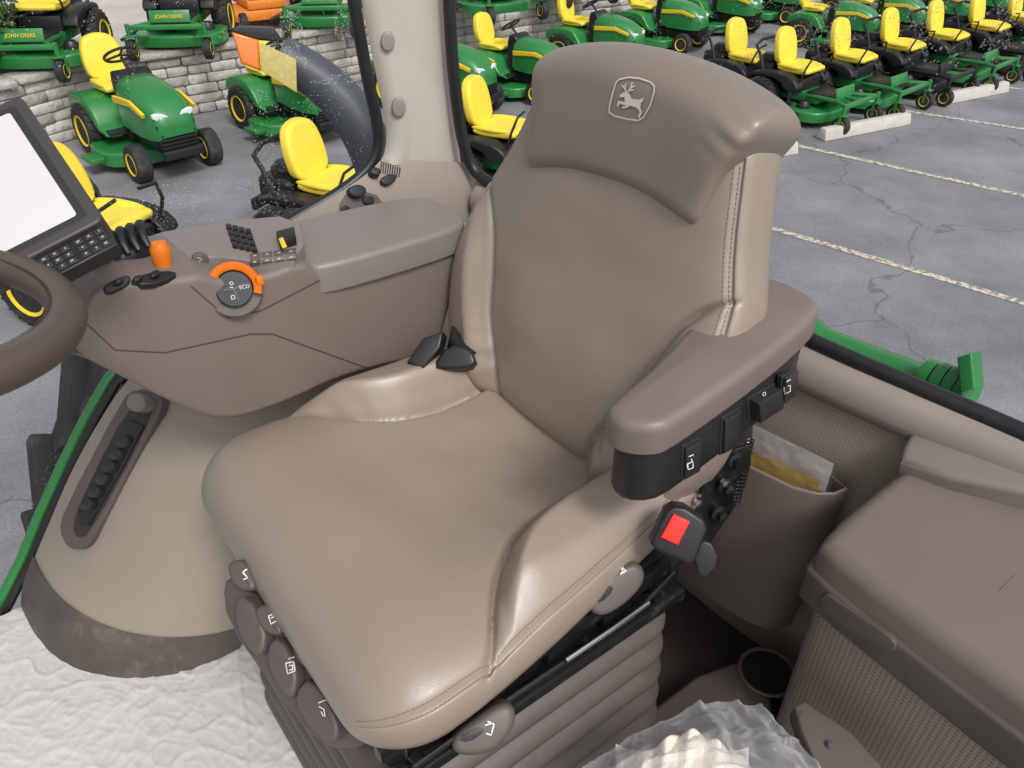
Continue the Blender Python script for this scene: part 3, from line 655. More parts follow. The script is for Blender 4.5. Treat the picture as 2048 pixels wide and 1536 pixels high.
def crumple(name,corn,m,label,cat,amp,fr=14,n=30,seed=0,parent=None,bulge=0):
    b=B(); rows=[]
    for i in range(n+1):
        v=i/n; r=[]
        for j in range(n+1):
            u=j/n; p=corn[0].lerp(corn[1],u).lerp(corn[3].lerp(corn[2],u),v)
            d=amp*(noise.noise(p*fr+V((seed,0,0)))+.6*abs(noise.noise(p*fr*2.7+V((seed,4,0)))))
            r.append(p+V((d*.3,-d*.6,d))+V((0,0,bulge*math.sin(PI*u)*math.sin(PI*v))))
        rows.append(r)
    b.grid(rows); return obj(name,b,m,parent,label=label,cat=cat,sharp=180)
man=thing('bagged_manual',(.2,.47,.45),'white and yellow papers in a clear plastic bag inside the rear storage pocket','papers')
def C4(l,y): return [on(a,c,1,y) for a,c in l]
crumple('white_sheet',C4([(1500,955),(1506,848),(1668,928),(1650,985)],.488),mat('paper',(.80,.79,.80),.5),None,None,.003,parent=man)
crumple('yellow_sheet',C4([(1490,965),(1500,900),(1640,962),(1630,1010)],.466),mat('yellow_paper',(.85,.55,.10),.6),None,None,.004,seed=5,parent=man)
crumple('clear_sleeve',C4([(1488,950),(1502,855),(1676,934),(1655,990)],.445),sleevem,None,None,.006,seed=9,fr=20,parent=man)
# storage box
bx=thing('storage_box',(.62,.45,0),'large taupe storage box with rounded lid and perforated front, lower right corner','storage box')
sl=lambda u,v,w:V((u,v,w+.15*(v-.3)))
poly=chaikin([(.385,.335),(.45,.31),(.80,.30),(.95,.32),(.95,.55),(.42,.55),(.392,.54)],2)
b=B(); b.pad(poly,.0,.455,lambda u,v,w:V((u-.02*(1-w/.455),v+(.035*(1-w/.455) if v<.45 else 0),w)),r=.003); obj('box_body',b,beige_d,bx)
poly=chaikin([(.374,.318),(.395,.300),(.80,.285),(.96,.30),(.96,.56),(.39,.568),(.378,.54)],1)
b=B(); b.pad(chaikin(poly,1),.448,.505,sl,r=.006,rb=.004); lrim=obj('lid_rim',b,plast_dk,bx)
poly=chaikin([(.380,.325),(.402,.305),(.80,.292),(.96,.31),(.96,.56),(.395,.566),(.384,.54)],1)
b=B(); b.pad(chaikin(poly,1),.500,.556,sl,r=.022,seg=7,crown=.003); blid=obj('box_lid',b,plast,bx)
q=B(); pads_on(q,[(1650,1180),(1690,1210),(1790,1275),(1795,1300),(1770,1305),(1660,1235),(1640,1205)],[blid,lrim],.003,r=.002,k=2,back=.01); tryobj('latch_handle',q,plast_dk,bx)
b=B(); b.padp([(1797,950),(1806,892),(1845,856),(1915,846),(2150,906),(2260,1040)],V((.50,.50,.600)),V((-.05,-.30,.95)),.016,r=.010,k=1,back=.06)
obj('rear_console',b,plast_gy,label='smooth grey taupe corner console under the rear window, above the storage box',cat='console')
cu=thing('floor_tray',(.3,.3,0),'dark taupe floor tray with round cup holder between the seat and the storage box','tray')
b=B(); b.pad(chaikin([(.24,.10),(.37,.12),(.385,.36),(.33,.42),(.24,.40)],1),.0,.09,lambda u,v,w:V((u,v,w)),r=.012); tray=obj('tray_body',b,plast_dk,cu)
q=B(); c=on(1535,1345,2,.092); q.lathe([(.050,-.001),(.053,.003),(.050,.005),(.046,.004),(.044,-.002),(.044,-.0)],c,(0,0,1),30); obj('cup_ring',q,plast_dk,cu)
q=B(); q.lathe([(.0,.001),(.045,.001),(.045,.0015),(0,.0015)],c,(0,0,1),30); obj('cup_hole_shade',q,mat('deep_shadow_black',(.010,.009,.008),.9),cu)  # flat black disc on the tray, painted shade of a cup hole
b=B(); b.padp([(1585,1418),(1608,1408),(1700,1470),(1780,1560),(1640,1560),(1600,1470)],on(1640,1480,2,.33),V((.1,-.2,1)),.012,r=.004,k=0,back=.03)
for c in ((1604,1430),(1660,1490)):
    p=on(c[0],c[1],2,.343); b.lathe([(0,0),(.005,0),(.004,.004),(0,.005)],p,(0,0,1),12)
obj('hinge_bracket',b,plast_dk,label='brown hinge bracket next to the clear plastic bag',cat='bracket')
prf=[(1080,1570),(1180,1505),(1290,1435),(1380,1390),(1450,1368),(1530,1378),(1590,1430),(1650,1490),(1710,1560)]
def edge(t):
    k=t*(len(prf)-1); i=min(len(prf)-2,int(k)); f=k-i; return prf[i][0]*(1-f)+prf[i+1][0]*f, prf[i][1]*(1-f)+prf[i+1][1]*f
b=B(); rows=[]
for i in range(121):
    v=i/120; r=[]
    for j in range(181):
        x,y=edge(j/180); Y=y+(1760-y)*v; p=on(x,Y,2,.36)
        w_=p+V((.02*noise.noise(p*15),.02*noise.noise(p*15+V((7,0,0))),0))
        d=.018*noise.noise(p*8)+.012*rid(V((w_.x*6+w_.y*14,w_.y*7,3)),4)+.008*rid(V((w_.x*22-w_.y*9,w_.y*16,1)),4)+.003*rid(w_*45,4)
        r.append(p+V((0,0,d+.06*sm(v*3)*math.sin(PI*j/180)-.04)))
    rows.append(r)
b.grid(rows); obj('plastic_bag',b,bagm,label='crumpled clear plastic bag at the bottom edge of the picture',cat='plastic bag',sharp=180)
# knitted glove: folded cloth with soft fingers
b=B(); rows=[]
for i in range(91):
    v=i/90; r=[]
    for j in range(111):
        u=j/110; x=1235+270*u; y=1462+190*v+14*math.sin(u*9)
        p=on(x,y,2,.362); fing=.5+.5*math.cos((u*5.2+.25*math.sin(v*4))*2*PI)
        env=(1-abs(2*u-1)**4)*sm(v*5)
        d=.036*env+.014*fing**.6*env*(1-sm((v-.35)/.3))+.012*noise.noise(p*14)*env+.008*rid(V((p.x*20+p.y*9,p.y*12,4)),3)*env
        r.append(p+V((0,0,d-.030)))
    rows.append(r)
b.grid(rows); obj('knit_glove',b,fabricm,label='cream knitted cloth glove inside the clear plastic bag',cat='glove',sharp=180)
# tyre, light arm, hitch
ty=thing('tractor_tyre',(-1.35,.35,GZ),'large black tractor tyre seen low through the side door window','tyre')
b=B(); c=V((-1.35,.35,-.62)); b.lathe([(.55,-.24),(.72,-.26),(.88,-.25),(.91,-.22),(.915,0),(.91,.22),(.88,.25),(.72,.26),(.55,.24)],c,(1,0,0),64)
for i in range(44):
    a=2*PI*i/44; s=1 if i%2 else -1
    M3=Matrix.Rotation(a,3,'X')@Matrix.Rotation(R(35)*s,3,'Z'); b.box(c+Matrix.Rotation(a,3,'X')@V((.12*s,0,.925)),(.30,.055,.07),.01,rot=M3)
obj('tyre',b,rubber,ty)
b=B(); b.lathe([(.0,.1),(.3,.1),(.45,.2),(.56,.24),(.56,-.24),(.3,-.1),(0,-.1)],c,(1,0,0),40); obj('rim',b,yellow,ty)
la=thing('extremity_light',tuple(dep(600,140,2.0)),'orange marker light with yellow reflector on a dark curved arm outside the door window','light')
b=B(); pts=[dep(x,y,z) for x,y,z in ((560,112,1.98),(610,140,2.0),(660,175,2.02),(705,225,2.04),(745,300,2.06),(775,400,2.1))]
pts=[V(p) for p in chaikin([tuple(p) for p in pts],2,closed=False)]
b.tube(pts,[.050+.012*i/(len(pts)-1) for i in range(len(pts))],14); obj('arm',b,mat('arm_grey',(.07,.078,.095),.5,var=.1),la)
LNv=(CT-dep(500,95,2)).normalized()
b=B(); b.padp([(464,64),(517,80),(522,142),(482,126)],dep(495,100,1.90),LNv,.02,r=.006,k=0,back=.05); obj('marker_lens',b,mat('amber_lens',(.88,.22,.02),.15,coat=.8),la)
b=B(); b.padp([(460,58),(478,50),(545,52),(568,84),(517,80),(466,64)],dep(510,70,1.91),LNv,.014,r=.004,k=0,back=.08); obj('lamp_housing',b,black,la)
b=B(); b.padp([(519,84),(592,118),(594,186),(523,142)],dep(555,130,1.90),LNv,.004,r=.002,k=0,back=.01); obj('yellow_reflector',b,mat('reflector_yellow',(.55,.46,.14),.4,var=.2,vs=60),la)
b=B(); q=[on(x,y,1,1.1) for x,y in ((1560,600),(1640,680),(1740,725),(1850,765),(1945,775))]; b.tube(q,[.035,.04,.045,.045,.045],12,flat=.8)
ht=thing('rear_hitch',tuple(q[2]),'green tractor rear linkage arm below the rear window','hitch')
obj('lift_arm',b,green,ht)
b=B()
for i in range(4):
    p=on(1840+i*26,745+i*7,1,1.06); b.lathe([(.0,0),(.032,0),(.037,.01),(.037,.022),(.028,.027),(0,.027)],p,(1,.1,-.1),18)
obj('linkage_coupler',b,green,ht)
b=B(); b.padp([(1925,712),(1955,703),(1960,775),(1932,785)],on(1940,745,1,1.05),V((0,-1,.3)),.03,r=.005,k=0,back=.02); obj('hook',b,green,ht)
b=B(); q=[on(x,y,1,.75) for x,y in ((930,345),(965,362),(1000,372),(1060,380))]; b.tube(q,.03,10,flat=.4); obj('rear_fender_edge',b,green,label='green fender edge glimpsed between the pillar and the seat back',cat='fender')
# =================== OUTSIDE
asph=bpy.data.materials.new('asphalt'); asph.use_nodes=True
def mk_asphalt(m,base,line=None):
    N=m.node_tree.nodes; L=m.node_tree.links; b=N['Principled BSDF']; b.inputs['Roughness'].default_value=.62
    tc=N.new('ShaderNodeTexCoord'); co=tc.outputs['Object']
    n=N.new('ShaderNodeTexNoise'); n.inputs['Scale'].default_value=.7; n.inputs['Detail'].default_value=8; n.inputs['Roughness'].default_value=.7; L.new(co,n.inputs['Vector'])
    n2=N.new('ShaderNodeTexNoise'); n2.inputs['Scale'].default_value=60; n2.inputs['Detail'].default_value=2; L.new(co,n2.inputs['Vector'])
    cr=N.new('ShaderNodeValToRGB'); cr.color_ramp.elements[0].position=.3; cr.color_ramp.elements[1].position=.72
    cr.color_ramp.elements[0].color=tuple(x*.62 for x in base)+(1,); cr.color_ramp.elements[1].color=tuple(x*1.3 for x in base)+(1,); L.new(n.outputs['Fac'],cr.inputs[0])
    r=N.new('ShaderNodeMapRange'); r.inputs[1].default_value=.3; r.inputs[2].default_value=.7; r.inputs[3].default_value=.82; r.inputs[4].default_value=1.18; L.new(n2.outputs['Fac'],r.inputs[0])
    mu=N.new('ShaderNodeVectorMath'); mu.operation='SCALE'; L.new(cr.outputs[0],mu.inputs[0]); L.new(r.outputs[0],mu.inputs['Scale'])
    nd=N.new('ShaderNodeTexNoise'); nd.inputs['Scale'].default_value=1.6; nd.inputs['Detail'].default_value=6; L.new(co,nd.inputs['Vector'])
    va=N.new('ShaderNodeVectorMath'); va.operation='MULTIPLY_ADD'; L.new(nd.outputs['Color'],va.inputs[0]); va.inputs[1].default_value=(.9,.9,0); L.new(co,va.inputs[2])
    vo=N.new('ShaderNodeTexVoronoi'); vo.feature='DISTANCE_TO_EDGE'; vo.inputs['Scale'].default_value=.30; L.new(va.outputs[0],vo.inputs['Vector'])
    rc=N.new('ShaderNodeMapRange'); rc.inputs[1].default_value=.001; rc.inputs[2].default_value=.005; rc.inputs[3].default_value=.62; rc.inputs[4].default_value=1; L.new(vo.outputs['Distance'],rc.inputs[0])
    m2=N.new('ShaderNodeVectorMath'); m2.operation='SCALE'; L.new(mu.outputs[0],m2.inputs[0]); L.new(rc.outputs[0],m2.inputs['Scale'])
    out=m2.outputs[0]
    if line:
        n5=N.new('ShaderNodeTexNoise'); n5.inputs['Scale'].default_value=22; n5.inputs['Detail'].default_value=6; L.new(co,n5.inputs['Vector'])
        r5=N.new('ShaderNodeMapRange'); r5.inputs[1].default_value=.42; r5.inputs[2].default_value=.56; L.new(n5.outputs['Fac'],r5.inputs[0])
        mc=N.new('ShaderNodeMix'); mc.data_type='RGBA'; L.new(r5.outputs[0],mc.inputs[0]); L.new(out,mc.inputs[6]); mc.inputs[7].default_value=line+(1,); out=mc.outputs[2]
    L.new(out,b.inputs['Base Color'])
    bp=N.new('ShaderNodeBump'); bp.inputs['Strength'].default_value=.15; bp.inputs['Distance'].default_value=.006; L.new(n2.outputs['Fac'],bp.inputs['Height']); L.new(bp.outputs[0],b.inputs['Normal'])
mk_asphalt(asph,(.225,.228,.242))
linem=bpy.data.materials.new('parking_paint'); linem.use_nodes=True; mk_asphalt(linem,(.225,.228,.242),(.66,.60,.44))
b=B(); b.grid([[V((-150,-60,GZ)),V((150,-60,GZ))],[V((-150,220,GZ)),V((150,220,GZ))]]); obj('ground',b,asph,frame=ID,kind='structure')
for i,(p0,p1) in enumerate((((1560,283),(2300,447)),((1500,443),(2300,680)),((1800,220),(2300,296)),((1990,172),(2300,205)))):
    a=gnd(*p0,GZ+.004);c=gnd(*p1,GZ+.004); d=(c-a).normalized(); n=V((-d.y,d.x,0))*.042
    b=B(); b.grid([[a+n,a-n],[c+n,c-n]]); obj('parking_line',b,linem,frame=ID,kind='structure')
def stop(pa,pb,label):
    a=gnd(*pa);c=gnd(*pb); d=(c-a); L=d.length; ang=math.atan2(d.y,d.x); b=B(); b.box((0,0,.07),(L,.17,.14),.02,taper=(.985,.6))
    b.bm.transform(Matrix.Translation((a+c)/2)@Matrix.Rotation(ang,4,'Z')); obj('wheel_stop',b,conc,frame=ID,label=label,cat='wheel stop',group='concrete wheel stops on the parking lot')
stop((1640,280),(1812,246),'pale concrete wheel stop nearest the seat headrest, in front of the first mowers')
stop((1868,210),(2008,182),'pale concrete wheel stop at the right end of the mower row')
stop((1440,330),(1588,304),'pale concrete wheel stop half hidden behind the seat backrest')
stone=bpy.data.materials.new('stone'); stone.use_nodes=True
N=stone.node_tree.nodes;L=stone.node_tree.links; g=N.new('ShaderNodeNewGeometry'); cr=N.new('ShaderNodeValToRGB'); cr.color_ramp.elements[0].color=(.36,.34,.31,1); cr.color_ramp.elements[1].color=(.62,.60,.54,1)
L.new(g.outputs['Random Per Island'],cr.inputs[0]); tc=N.new('ShaderNodeTexCoord'); n=N.new('ShaderNodeTexNoise'); n.inputs['Scale'].default_value=14; n.inputs['Detail'].default_value=6; L.new(tc.outputs['Object'],n.inputs['Vector'])
r=N.new('ShaderNodeMapRange'); r.inputs[3].default_value=.6; r.inputs[4].default_value=1.35; L.new(n.outputs['Fac'],r.inputs[0]); mu=N.new('ShaderNodeVectorMath'); mu.operation='SCALE'; L.new(cr.outputs[0],mu.inputs[0]); L.new(r.outputs[0],mu.inputs['Scale']); L.new(mu.outputs[0],N['Principled BSDF'].inputs['Base Color']); N['Principled BSDF'].inputs['Roughness'].default_value=.9
bp=N.new('ShaderNodeBump'); bp.inputs['Distance'].default_value=.03; L.new(n.outputs['Fac'],bp.inputs['Height']); L.new(bp.outputs[0],N['Principled BSDF'].inputs['Normal'])
wp=[gnd(*p) for p in ((-330,345),(-150,335),(-20,320),(60,298),(130,276),(230,250),(360,228),(520,200),(720,158),(900,118),(1150,78),(1440,42),(1750,8),(2100,-30),(2600,-70))]
wp=[V(p) for p in chaikin([tuple(p) for p in wp],2,closed=False)]
Ls=[0]
for i in range(1,len(wp)): Ls.append(Ls[-1]+(wp[i]-wp[i-1]).length)
def wat(q):
    q=max(0,min(Ls[-1]-1e-4,q))
    for k in range(1,len(Ls)):
        if Ls[k]>=q: return wp[k-1].lerp(wp[k],(q-Ls[k-1])/(Ls[k]-Ls[k-1])),(wp[k]-wp[k-1]).normalized()
random.seed(4); b=B(); WH=.72; nc=6
for c in range(nc):
    q=random.random()*.2
    while q<Ls[-1]:
        w=random.uniform(.2,.5); p,d=wat(q+w/2); hh=WH/nc
        b.box((p.x,p.y,GZ+hh*(c+.5)),(w-.012,.28+random.uniform(-.03,.03),hh-.008),.012,rot=Matrix.Rotation(math.atan2(d.y,d.x),3,'Z'),seg=1); q+=w
q=0
while q<Ls[-1]:
    w=random.uniform(.5,.8); p,d=wat(q+w/2); b.box((p.x,p.y,GZ+WH+.04),(w-.01,.36,.08),.015,rot=Matrix.Rotation(math.atan2(d.y,d.x),3,'Z'),seg=1); q+=w
obj('stone_wall',b,stone,frame=ID,label='low curved stone block retaining wall behind the mowers',cat='wall',sharp=50)
b=B(); TZ=GZ+WH+.03
b.grid([[V((p.x,p.y+.1,TZ)) for p in wp],[V((p.x*3,95,TZ)) for p in wp]])
obj('terrace_pavement',b,mat('terrace',(.50,.46,.41),.85,var=.15,vs=2,bump=('n',30,.4,.01)),frame=ID,kind='structure')
# ---- mowers
def wheel(parent,c,r,w,rim=yellow,name='wheel'):
    b=B(); c=V(c); b.lathe([(r*.52,-w*.42),(r*.8,-w*.5),(r*.96,-w*.42),(r,-w*.2),(r,w*.2),(r*.96,w*.42),(r*.8,w*.5),(r*.52,w*.42)],c,(0,1,0),26)
    if r>.24:
        for i in range(20):
            for s in (-1,1):
                a=2*PI*(i+.25*s)/20; b.box(c+V((r*math.cos(a),s*w*.2,r*math.sin(a))),(.03,w*.42,.03),rot=Matrix.Rotation(-a,3,'Y')@Matrix.Rotation(.5*s,3,'X'))
    o=obj(name,b,rubber,parent,frame=ID)
    b=B(); b.lathe([(.0,-w*.36),(r*.15,-w*.40),(r*.2,-w*.30),(r*.42,-w*.34),(r*.60,-w*.49),(r*.60,w*.49),(r*.42,w*.34),(r*.2,w*.30),(r*.15,w*.40),(0,w*.36)],c,(0,1,0),20); obj('rim',b,rim,o,frame=ID)
def fy(u,v,w): return V((u,w,v))
def seatm(parent,x,z,sc_=1,m=yseat):
    s=sc_; b=B(); b.pad(chaikin([(x-.20*s,z),(x+.28*s,z+.01),(x+.31*s,z+.06*s),(x+.27*s,z+.10*s),(x-.05*s,z+.085*s),(x-.2*s,z+.10*s)],2),-.25*s,.25*s,fy,r=.035,rb=.035)
    for sy in (-1,1): b.blob((x+.02*s,sy*.22*s,z+.085*s),(.24*s,.045*s,.035*s))
    o=obj('seat',b,m,parent,frame=ID)
    b=B(); fr=lambda u,v,w:V((x-.20*s-w-.22*(v),u,z+.06*s+v)); b.pad(chaikin([(-.22*s,0),(.22*s,0),(.25*s,.22*s),(.20*s,.44*s),(.08*s,.50*s),(-.08*s,.50*s),(-.20*s,.44*s),(-.25*s,.22*s)],2),-.05,.07,fr,r=.035,rb=.04,crown=.01)
    obj('seat_back',b,m,parent,frame=ID)
def lawn_tractor(body=green):
    t=thing('lawn_tractor',(0,0,0),None,None,frame=ID); F=dict(frame=ID)
    b=B(); rows=[]
    for x,hw,z0,z1 in ((.12,.24,.50,.92),(.2,.27,.47,.95),(.45,.28,.45,.93),(.7,.275,.44,.88),(.88,.25,.44,.80),(.98,.21,.45,.70),(1.02,.16,.48,.62)):
        r=[]
        for k in range(21):
            a=PI*k/20; cx_=math.cos(a); sx_=math.sin(a)
            r.append(V((x,hw*math.copysign(abs(cx_)**.5,cx_),z0+(z1-z0)*abs(sx_)**.55)))
        rows.append(r)
    b.grid(rows,caps=True); obj('hood',b,body,t,**F)
    for s in (-1,1):
        b=B(); b.pad([(.16,.77),(.60,.80),(.90,.72),(.88,.68),(.60,.74),(.16,.70)],s*.262,s*.294,fy,r=.004); obj('hood_stripe',b,yellow,t,**F)
        b=B(); b.pad(chaikin([(.06,.70),(.22,.73),(.22,.66),(.06,.61)],1),.955,.995,lambda u,v,w:V((w-.25*u*u*2,s*u,v)),r=.01); obj('headlight',b,lamp,t,**F)
    b=B()
    for k in range(6): b.box((1.0-.012*abs(k-2),0,.36+k*.045),(.05,.40-.01*k,.028),.006)
    b.box((.96,0,.46),(.06,.42,.30),.02); obj('grille',b,black,t,**F)
    b=B(); b.box((1.04,0,.30),(.06,.46,.10),.02); b.box((.55,0,.34),(.85,.34,.14),.02); b.box((-.25,0,.34),(.9,.42,.14),.02); obj('chassis',b,black,t,**F)
    b=B(); b.pad(chaikin([(.02,.42),(.16,.50),(.20,.92),(.10,1.0),(-.02,.97),(-.03,.60)],1),-.2,.2,fy,r=.03,rb=.03); obj('dashboard',b,black,t,**F)
    b=B(); b.tube([(.05,0,.95),(-.08,0,1.08)],.02,8); N_=V((-.55,0,.83)).normalized(); c=V((-.10,0,1.10)); u=V((0,1,0)); w=N_.cross(u)
    b.tube([c+(u*math.cos(2*PI*i/24)+w*math.sin(2*PI*i/24))*.17 for i in range(24)],.016,8,closed=True)
    for k in range(3):
        a=2*PI*k/3+.5; b.tube([c,c+(u*math.cos(a)+w*math.sin(a))*.17],.014,6)
    obj('steering_wheel',b,black,t,**F)
    b=B(); b.pad(chaikin([(-.84,.50),(-.80,.62),(-.62,.69),(-.25,.69),(-.12,.58),(-.02,.42),(.15,.38),(.15,.34),(-.10,.36),(-.2,.46),(-.5,.58),(-.75,.46)],1),-.46,.46,fy,r=.03,rb=.03); obj('rear_fender',b,body,t,**F)
    b=B(); b.box((-.78,0,.46),(.12,.6,.18),.03); b.box((.0,0,.385),(.36,.86,.03),.01); obj('footrest',b,black,t,**F)
    seatm(t,-.42,.70,.95)
    b=B(); b.pad(chaikin([(-.20,-.50),(-.15,-.58),(.30,-.60),(.50,-.35),(.55,0),(.50,.35),(.30,.60),(-.15,.58),(-.20,.50)],1),.09,.24,lambda u,v,w:V((u,v,w)),r=.03); b.box((.15,-.66,.17),(.30,.16,.05),.01); obj('mower_deck',b,body,t,**F)
    for s in (-1,1):
        wheel(t,(-.48,s*.40,.29),.29,.24,name='rear_wheel'); wheel(t,(.74,s*.40,.20),.20,.17,name='front_wheel')
    return t
def zero_turn(body=green,bodyd=black,rim=yellow):
    t=thing('zero_turn_mower',(0,0,0),None,None,frame=ID); F=dict(frame=ID)
    b=B(); b.box((-.15,0,.36),(1.1,.52,.14),.02)
    for s in (-1,1): b.tube([(.2,s*.24,.40),(.75,s*.30,.42),(.98,s*.46,.42)],.035,8)
    b.box((.97,0,.42),(.07,.98,.06),.01); obj('frame',b,body,t,**F)
    b=B(); b.pad(chaikin([(-.12,-.52),(.05,-.62),(.50,-.60),(.66,-.38),(.70,0),(.66,.38),(.50,.60),(.05,.62),(-.12,.52)],1),.10,.25,lambda u,v,w:V((u,v,w)),r=.035); obj('mower_deck',b,body,t,**F)
    for s in (-1,1):
        b=B(); b.lathe([(0,0),(.10,0),(.10,.05),(.06,.10),(0,.10)],(.25,s*.38,.25),(0,0,1),14); obj('pulley_cover',b,black,t,**F)
    b=B(); b.box((.15,-.74,.18),(.40,.22,.04),.01,rot=Matrix.Rotation(.4,3,'X')); obj('discharge_chute',b,black,t,**F)
    b=B(); b.box((.42,0,.44),(.46,.52,.04),.01); obj('floor_plate',b,black,t,**F)
    b=B(); b.box((.68,0,.50),(.04,.54,.16),.01,rot=Matrix.Rotation(-.3,3,'Y')); fpl=obj('foot_plate',b,body,t,**F)
    M=Matrix.Translation((.713,0,.505))@Matrix.Rotation(PI/2,4,'Z')@Matrix.Rotation(PI/2-.3,4,'X'); text('lettering','JOHN DEERE',.065,M,yellow,fpl)
    b=B()
    for s in (-1,1): b.pad(chaikin([(-.72,.55),(-.65,.68),(-.1,.70),(.12,.60),(.15,.48),(-.05,.44),(-.2,.60),(-.6,.60)],1),s*.30,s*.50,fy,r=.03,rb=.02)
    b.box((-.15,0,.52),(.5,.56,.20),.03); obj('side_pods',b,bodyd,t,**F)
    b=B(); b.box((-.72,0,.58),(.42,.44,.30),.06,seg=3); b.lathe([(0,0),(.16,0),(.16,.06),(.10,.12),(0,.12)],(-.70,0,.72),(0,0,1),18); b.box((-.95,0,.45),(.06,.6,.12),.02); b.lathe([(0,0),(.06,0),(.06,.25),(0,.25)],(-.86,-.16,.62),(0,1,0),12); obj('engine',b,black,t,**F)
    b=B(); p=[(-.50,-.42,.5),(-.60,-.42,.85),(-.80,-.36,1.05),(-.80,.36,1.05),(-.60,.42,.85),(-.50,.42,.5)]; p=chaikin(p,1,closed=False); b.tube(p,.024,8); obj('roll_bar',b,black,t,**F)
    for s in (-1,1):
        b=B(); b.tube([(.08,s*.36,.55),(.16,s*.37,.80),(.20,s*.30,.95),(.20,s*.12,.97)],.015,8); obj('control_lever',b,black,t,**F)
        wheel(t,(-.48,s*.46,.29),.29,.25,rim=rim,name='rear_wheel')
        wheel(t,(.98,s*.50,.14),.14,.11,rim=rim,name='caster_wheel')
        b=B(); b.box((.99,s*.50,.31),(.12,.15,.02),.004); b.box((.98,s*.50+.07,.22),(.04,.012,.20)); b.box((.98,s*.50-.07,.22),(.04,.012,.20)); b.lathe([(0,0),(.03,0),(.03,.16),(0,.16)],(.98,s*.50,.31),(0,0,1),10); obj('caster_fork',b,body,t,**F)
    seatm(t,-.18,.66,1.08)
    return t
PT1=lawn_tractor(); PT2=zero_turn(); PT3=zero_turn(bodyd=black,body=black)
def copy_tree(o,parent=None,txt=False):
    c=o.copy(); COL.objects.link(c)
    if parent: c.parent=parent
    for ch in list(o.children):
        if ch.name.startswith('lettering') and not txt: continue
        copy_tree(ch,c,txt)
    return c
used={}
def place(proto,px,py,head,label,group,z=GZ,scale=1):
    o=proto if proto.name not in used else copy_tree(proto,txt=(z!=GZ)); used[proto.name]=1
    p=gnd(px,py,z); o.matrix_world=Matrix.Translation((p.x,p.y,z))@Matrix.Rotation(R(head),4,'Z')@Matrix.Scale(scale,4)
    o['label']=label; o['group']=group; o['category']='lawn tractor' if proto is PT1 else 'mower'; return o
GL='green lawn tractors with yellow seats on the lot'; GZT='zero turn mowers with yellow seats'
GT='mowers standing on the terrace above the stone wall'
place(PT2,112,128,-86,'mower facing the cab on the terrace, leftmost above the stone wall',GT,TZ,.88)
place(PT2,378,88,-84,'mower facing the cab on the terrace, second from the left',GT,TZ,.88)
place(PT2,655,50,-84,'mower facing the cab on the terrace, above the light arm',GT,TZ,.88)
place(PT2,-120,150,-70,'mower on the terrace cut by the left picture edge',GT,TZ,.88)
place(PT2,975,25,-60,'mower on the terrace just right of the pillar',GT,TZ,.88)
place(PT2,1120,-5,-60,'mower on the terrace far behind the headrest',GT,TZ,.88)
place(PT1,300,312,-46,'green lawn tractor with black grille parked in front of the stone wall, nearest the monitor',GL,scale=.98)
place(PT1,585,258,-44,'green lawn tractor behind the orange marker light arm',GL,scale=.88)
place(PT1,870,215,-35,'green lawn tractor mostly hidden behind the cab pillar',GL,scale=.9)
for i,(x,y,s,l) in enumerate(((1030,186,.80,'directly left of the seat headrest, by the pillar'),(1185,130,.80,'just above the top left of the headrest'),(1315,92,.80,'above the middle of the headrest, third of its row'),(1425,62,.80,'fourth from the pillar in the slanted row'),(1522,38,.80,'fifth from the pillar in the slanted row'),(1612,18,.80,'sixth from the pillar in the slanted row'),(1700,0,.80,'at the far end of the slanted row'))):
    place(PT1,x,y,-36,'green lawn tractor '+l,GL,scale=s)
for x,y,l in ((1650,92,'behind the first zero turn mowers, nearest the headrest'),(1745,74,'behind the second zero turn mower of the right row'),(1835,58,'behind the middle of the zero turn row'),(1920,42,'behind the fourth zero turn mower'),(2005,28,'near the upper right corner of the picture'),(1790,18,'in the farthest row, left end'),(1880,4,'in the farthest row at upper right')):
    place(PT1,x,y,-36,'green lawn tractor '+l,GL,scale=.76)
place(PT2,280,610,-20,'mower with big yellow seat directly behind the monitor, nearest at left',GZT,scale=.97)
place(PT2,712,505,-25,'mower with yellow seat below the dark light arm, near the pillar',GZT,scale=.88)
place(PT2,1025,375,-25,'mower with yellow seat squeezed between the pillar and the backrest',GZT,scale=.85)
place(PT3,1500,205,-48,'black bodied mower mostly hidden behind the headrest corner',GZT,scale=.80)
place(PT2,1598,230,-48,'zero turn mower closest to the headrest, first green one of the right row',GZT,scale=.80)
place(PT2,1704,205,-48,'zero turn mower second from the headrest in the right row',GZT,scale=.80)
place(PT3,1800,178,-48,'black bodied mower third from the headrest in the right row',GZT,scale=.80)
place(PT2,1888,155,-48,'zero turn mower fourth from the headrest in the right row',GZT,scale=.80)
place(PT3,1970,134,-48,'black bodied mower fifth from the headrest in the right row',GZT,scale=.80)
place(PT2,2045,114,-48,'zero turn mower at the right edge of the row',GZT,scale=.80)
om=thing('orange_mower',(0,0,0),'orange and black ride on mower on the terrace behind the light arm','mower',frame=ID); F=dict(frame=ID)
b=B(); b.box((.1,0,.35),(1.3,.6,.14),.03); b.box((.35,0,.2),(.8,1.2,.16),.04); b.box((.6,0,.52),(.3,.5,.2),.04); obj('body',b,orangep,om,**F)
b=B(); b.box((-.6,0,.6),(.45,.5,.35),.06); obj('engine',b,black,om,**F); seatm(om,-.2,.6,1,black)
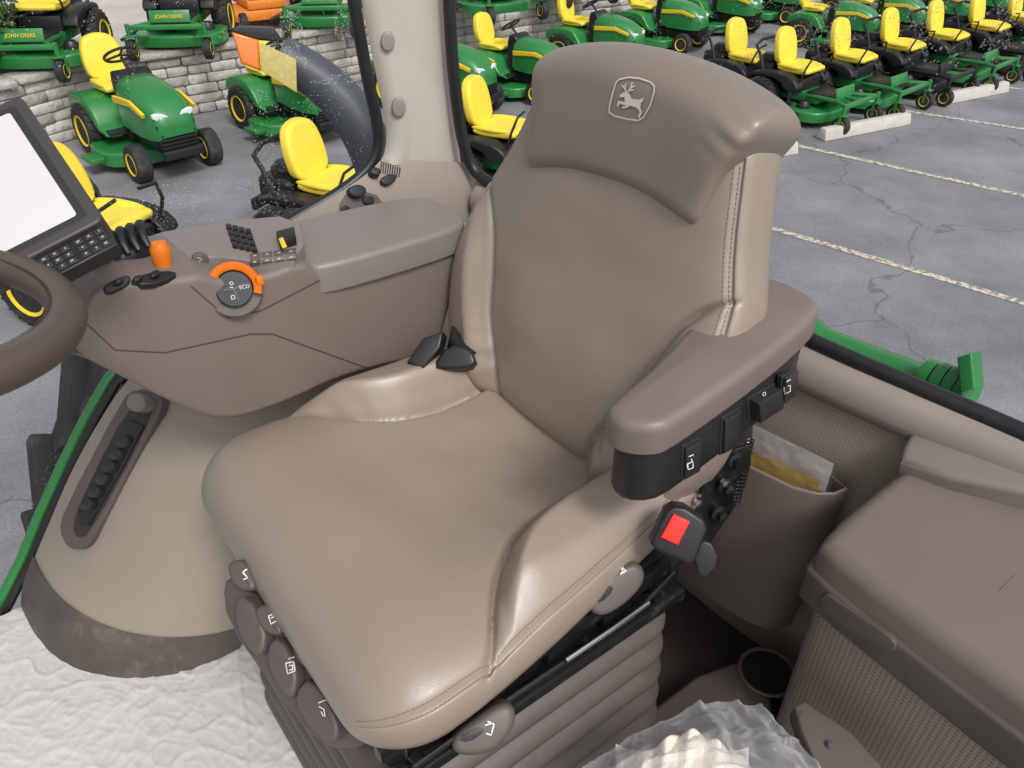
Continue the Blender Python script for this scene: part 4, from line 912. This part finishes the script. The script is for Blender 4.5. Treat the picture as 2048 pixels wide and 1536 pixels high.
for s in (-1,1): wheel(om,(-.45,s*.42,.27),.27,.22,rim=white); wheel(om,(.85,s*.42,.14),.14,.1,rim=white)
p=gnd(515,40,TZ); om.matrix_world=Matrix.Translation(p)@Matrix.Rotation(R(-60),4,'Z')@Matrix.Scale(.88,4)
sh=thing('shrub',(0,0,0),'green leafy shrub at the upper left corner of the picture','shrub',frame=ID)
b=B()
for i in range(6):
    a=i*1.05; b.tube([(0,0,0),(.1*math.cos(a),.1*math.sin(a),.5),(.3*math.cos(a),.3*math.sin(a),1.1)],[.03,.02,.008],6)
obj('stems',b,bark,sh,**F)
b=B()
for i in range(2600):
    v=V((random.gauss(0,1),random.gauss(0,1),random.gauss(0,1))).normalized()*random.uniform(.6,1.0)
    v=V((v.x*.5,v.y*.5,.75+v.z*.65)); v*=1+.2*noise.noise(v*3)
    u=V((random.uniform(-1,1),random.uniform(-1,1),random.uniform(-1,1))).normalized()*.035; w=u.orthogonal().normalized()*.016
    b.bm.faces.new([b.bm.verts.new(q) for q in (v-u,v+w,v+u,v-w)])
obj('foliage',b,leafm,sh,frame=ID,smooth=False)
p=gnd(-25,150,TZ); sh.matrix_world=Matrix.Translation(p)
# =================== LIGHT
w=bpy.data.worlds.new('World'); sc.world=w; w.use_nodes=True; N=w.node_tree.nodes; L=w.node_tree.links
bg=N['Background']; sky=N.new('ShaderNodeTexSky'); sky.sky_type='NISHITA'; sky.sun_disc=False; sky.sun_elevation=R(50); sky.sun_rotation=R(150); sky.dust_density=4
hs=N.new('ShaderNodeHueSaturation'); hs.inputs['Saturation'].default_value=.22; L.new(sky.outputs[0],hs.inputs['Color']); L.new(hs.outputs[0],bg.inputs[0]); bg.inputs[1].default_value=.15
sd=bpy.data.lights.new('sun','SUN'); sd.energy=1.5; sd.angle=R(14); sd.color=(1,.975,.95); so=bpy.data.objects.new('sun',sd); COL.objects.link(so)
az=R(150); el=R(50); dirv=V((math.sin(az)*math.cos(el),math.cos(az)*math.cos(el),math.sin(el))); so.rotation_euler=dirv.to_track_quat('Z','Y').to_euler()
for o in bpy.data.objects:
    if 'c' in o: del o['c']
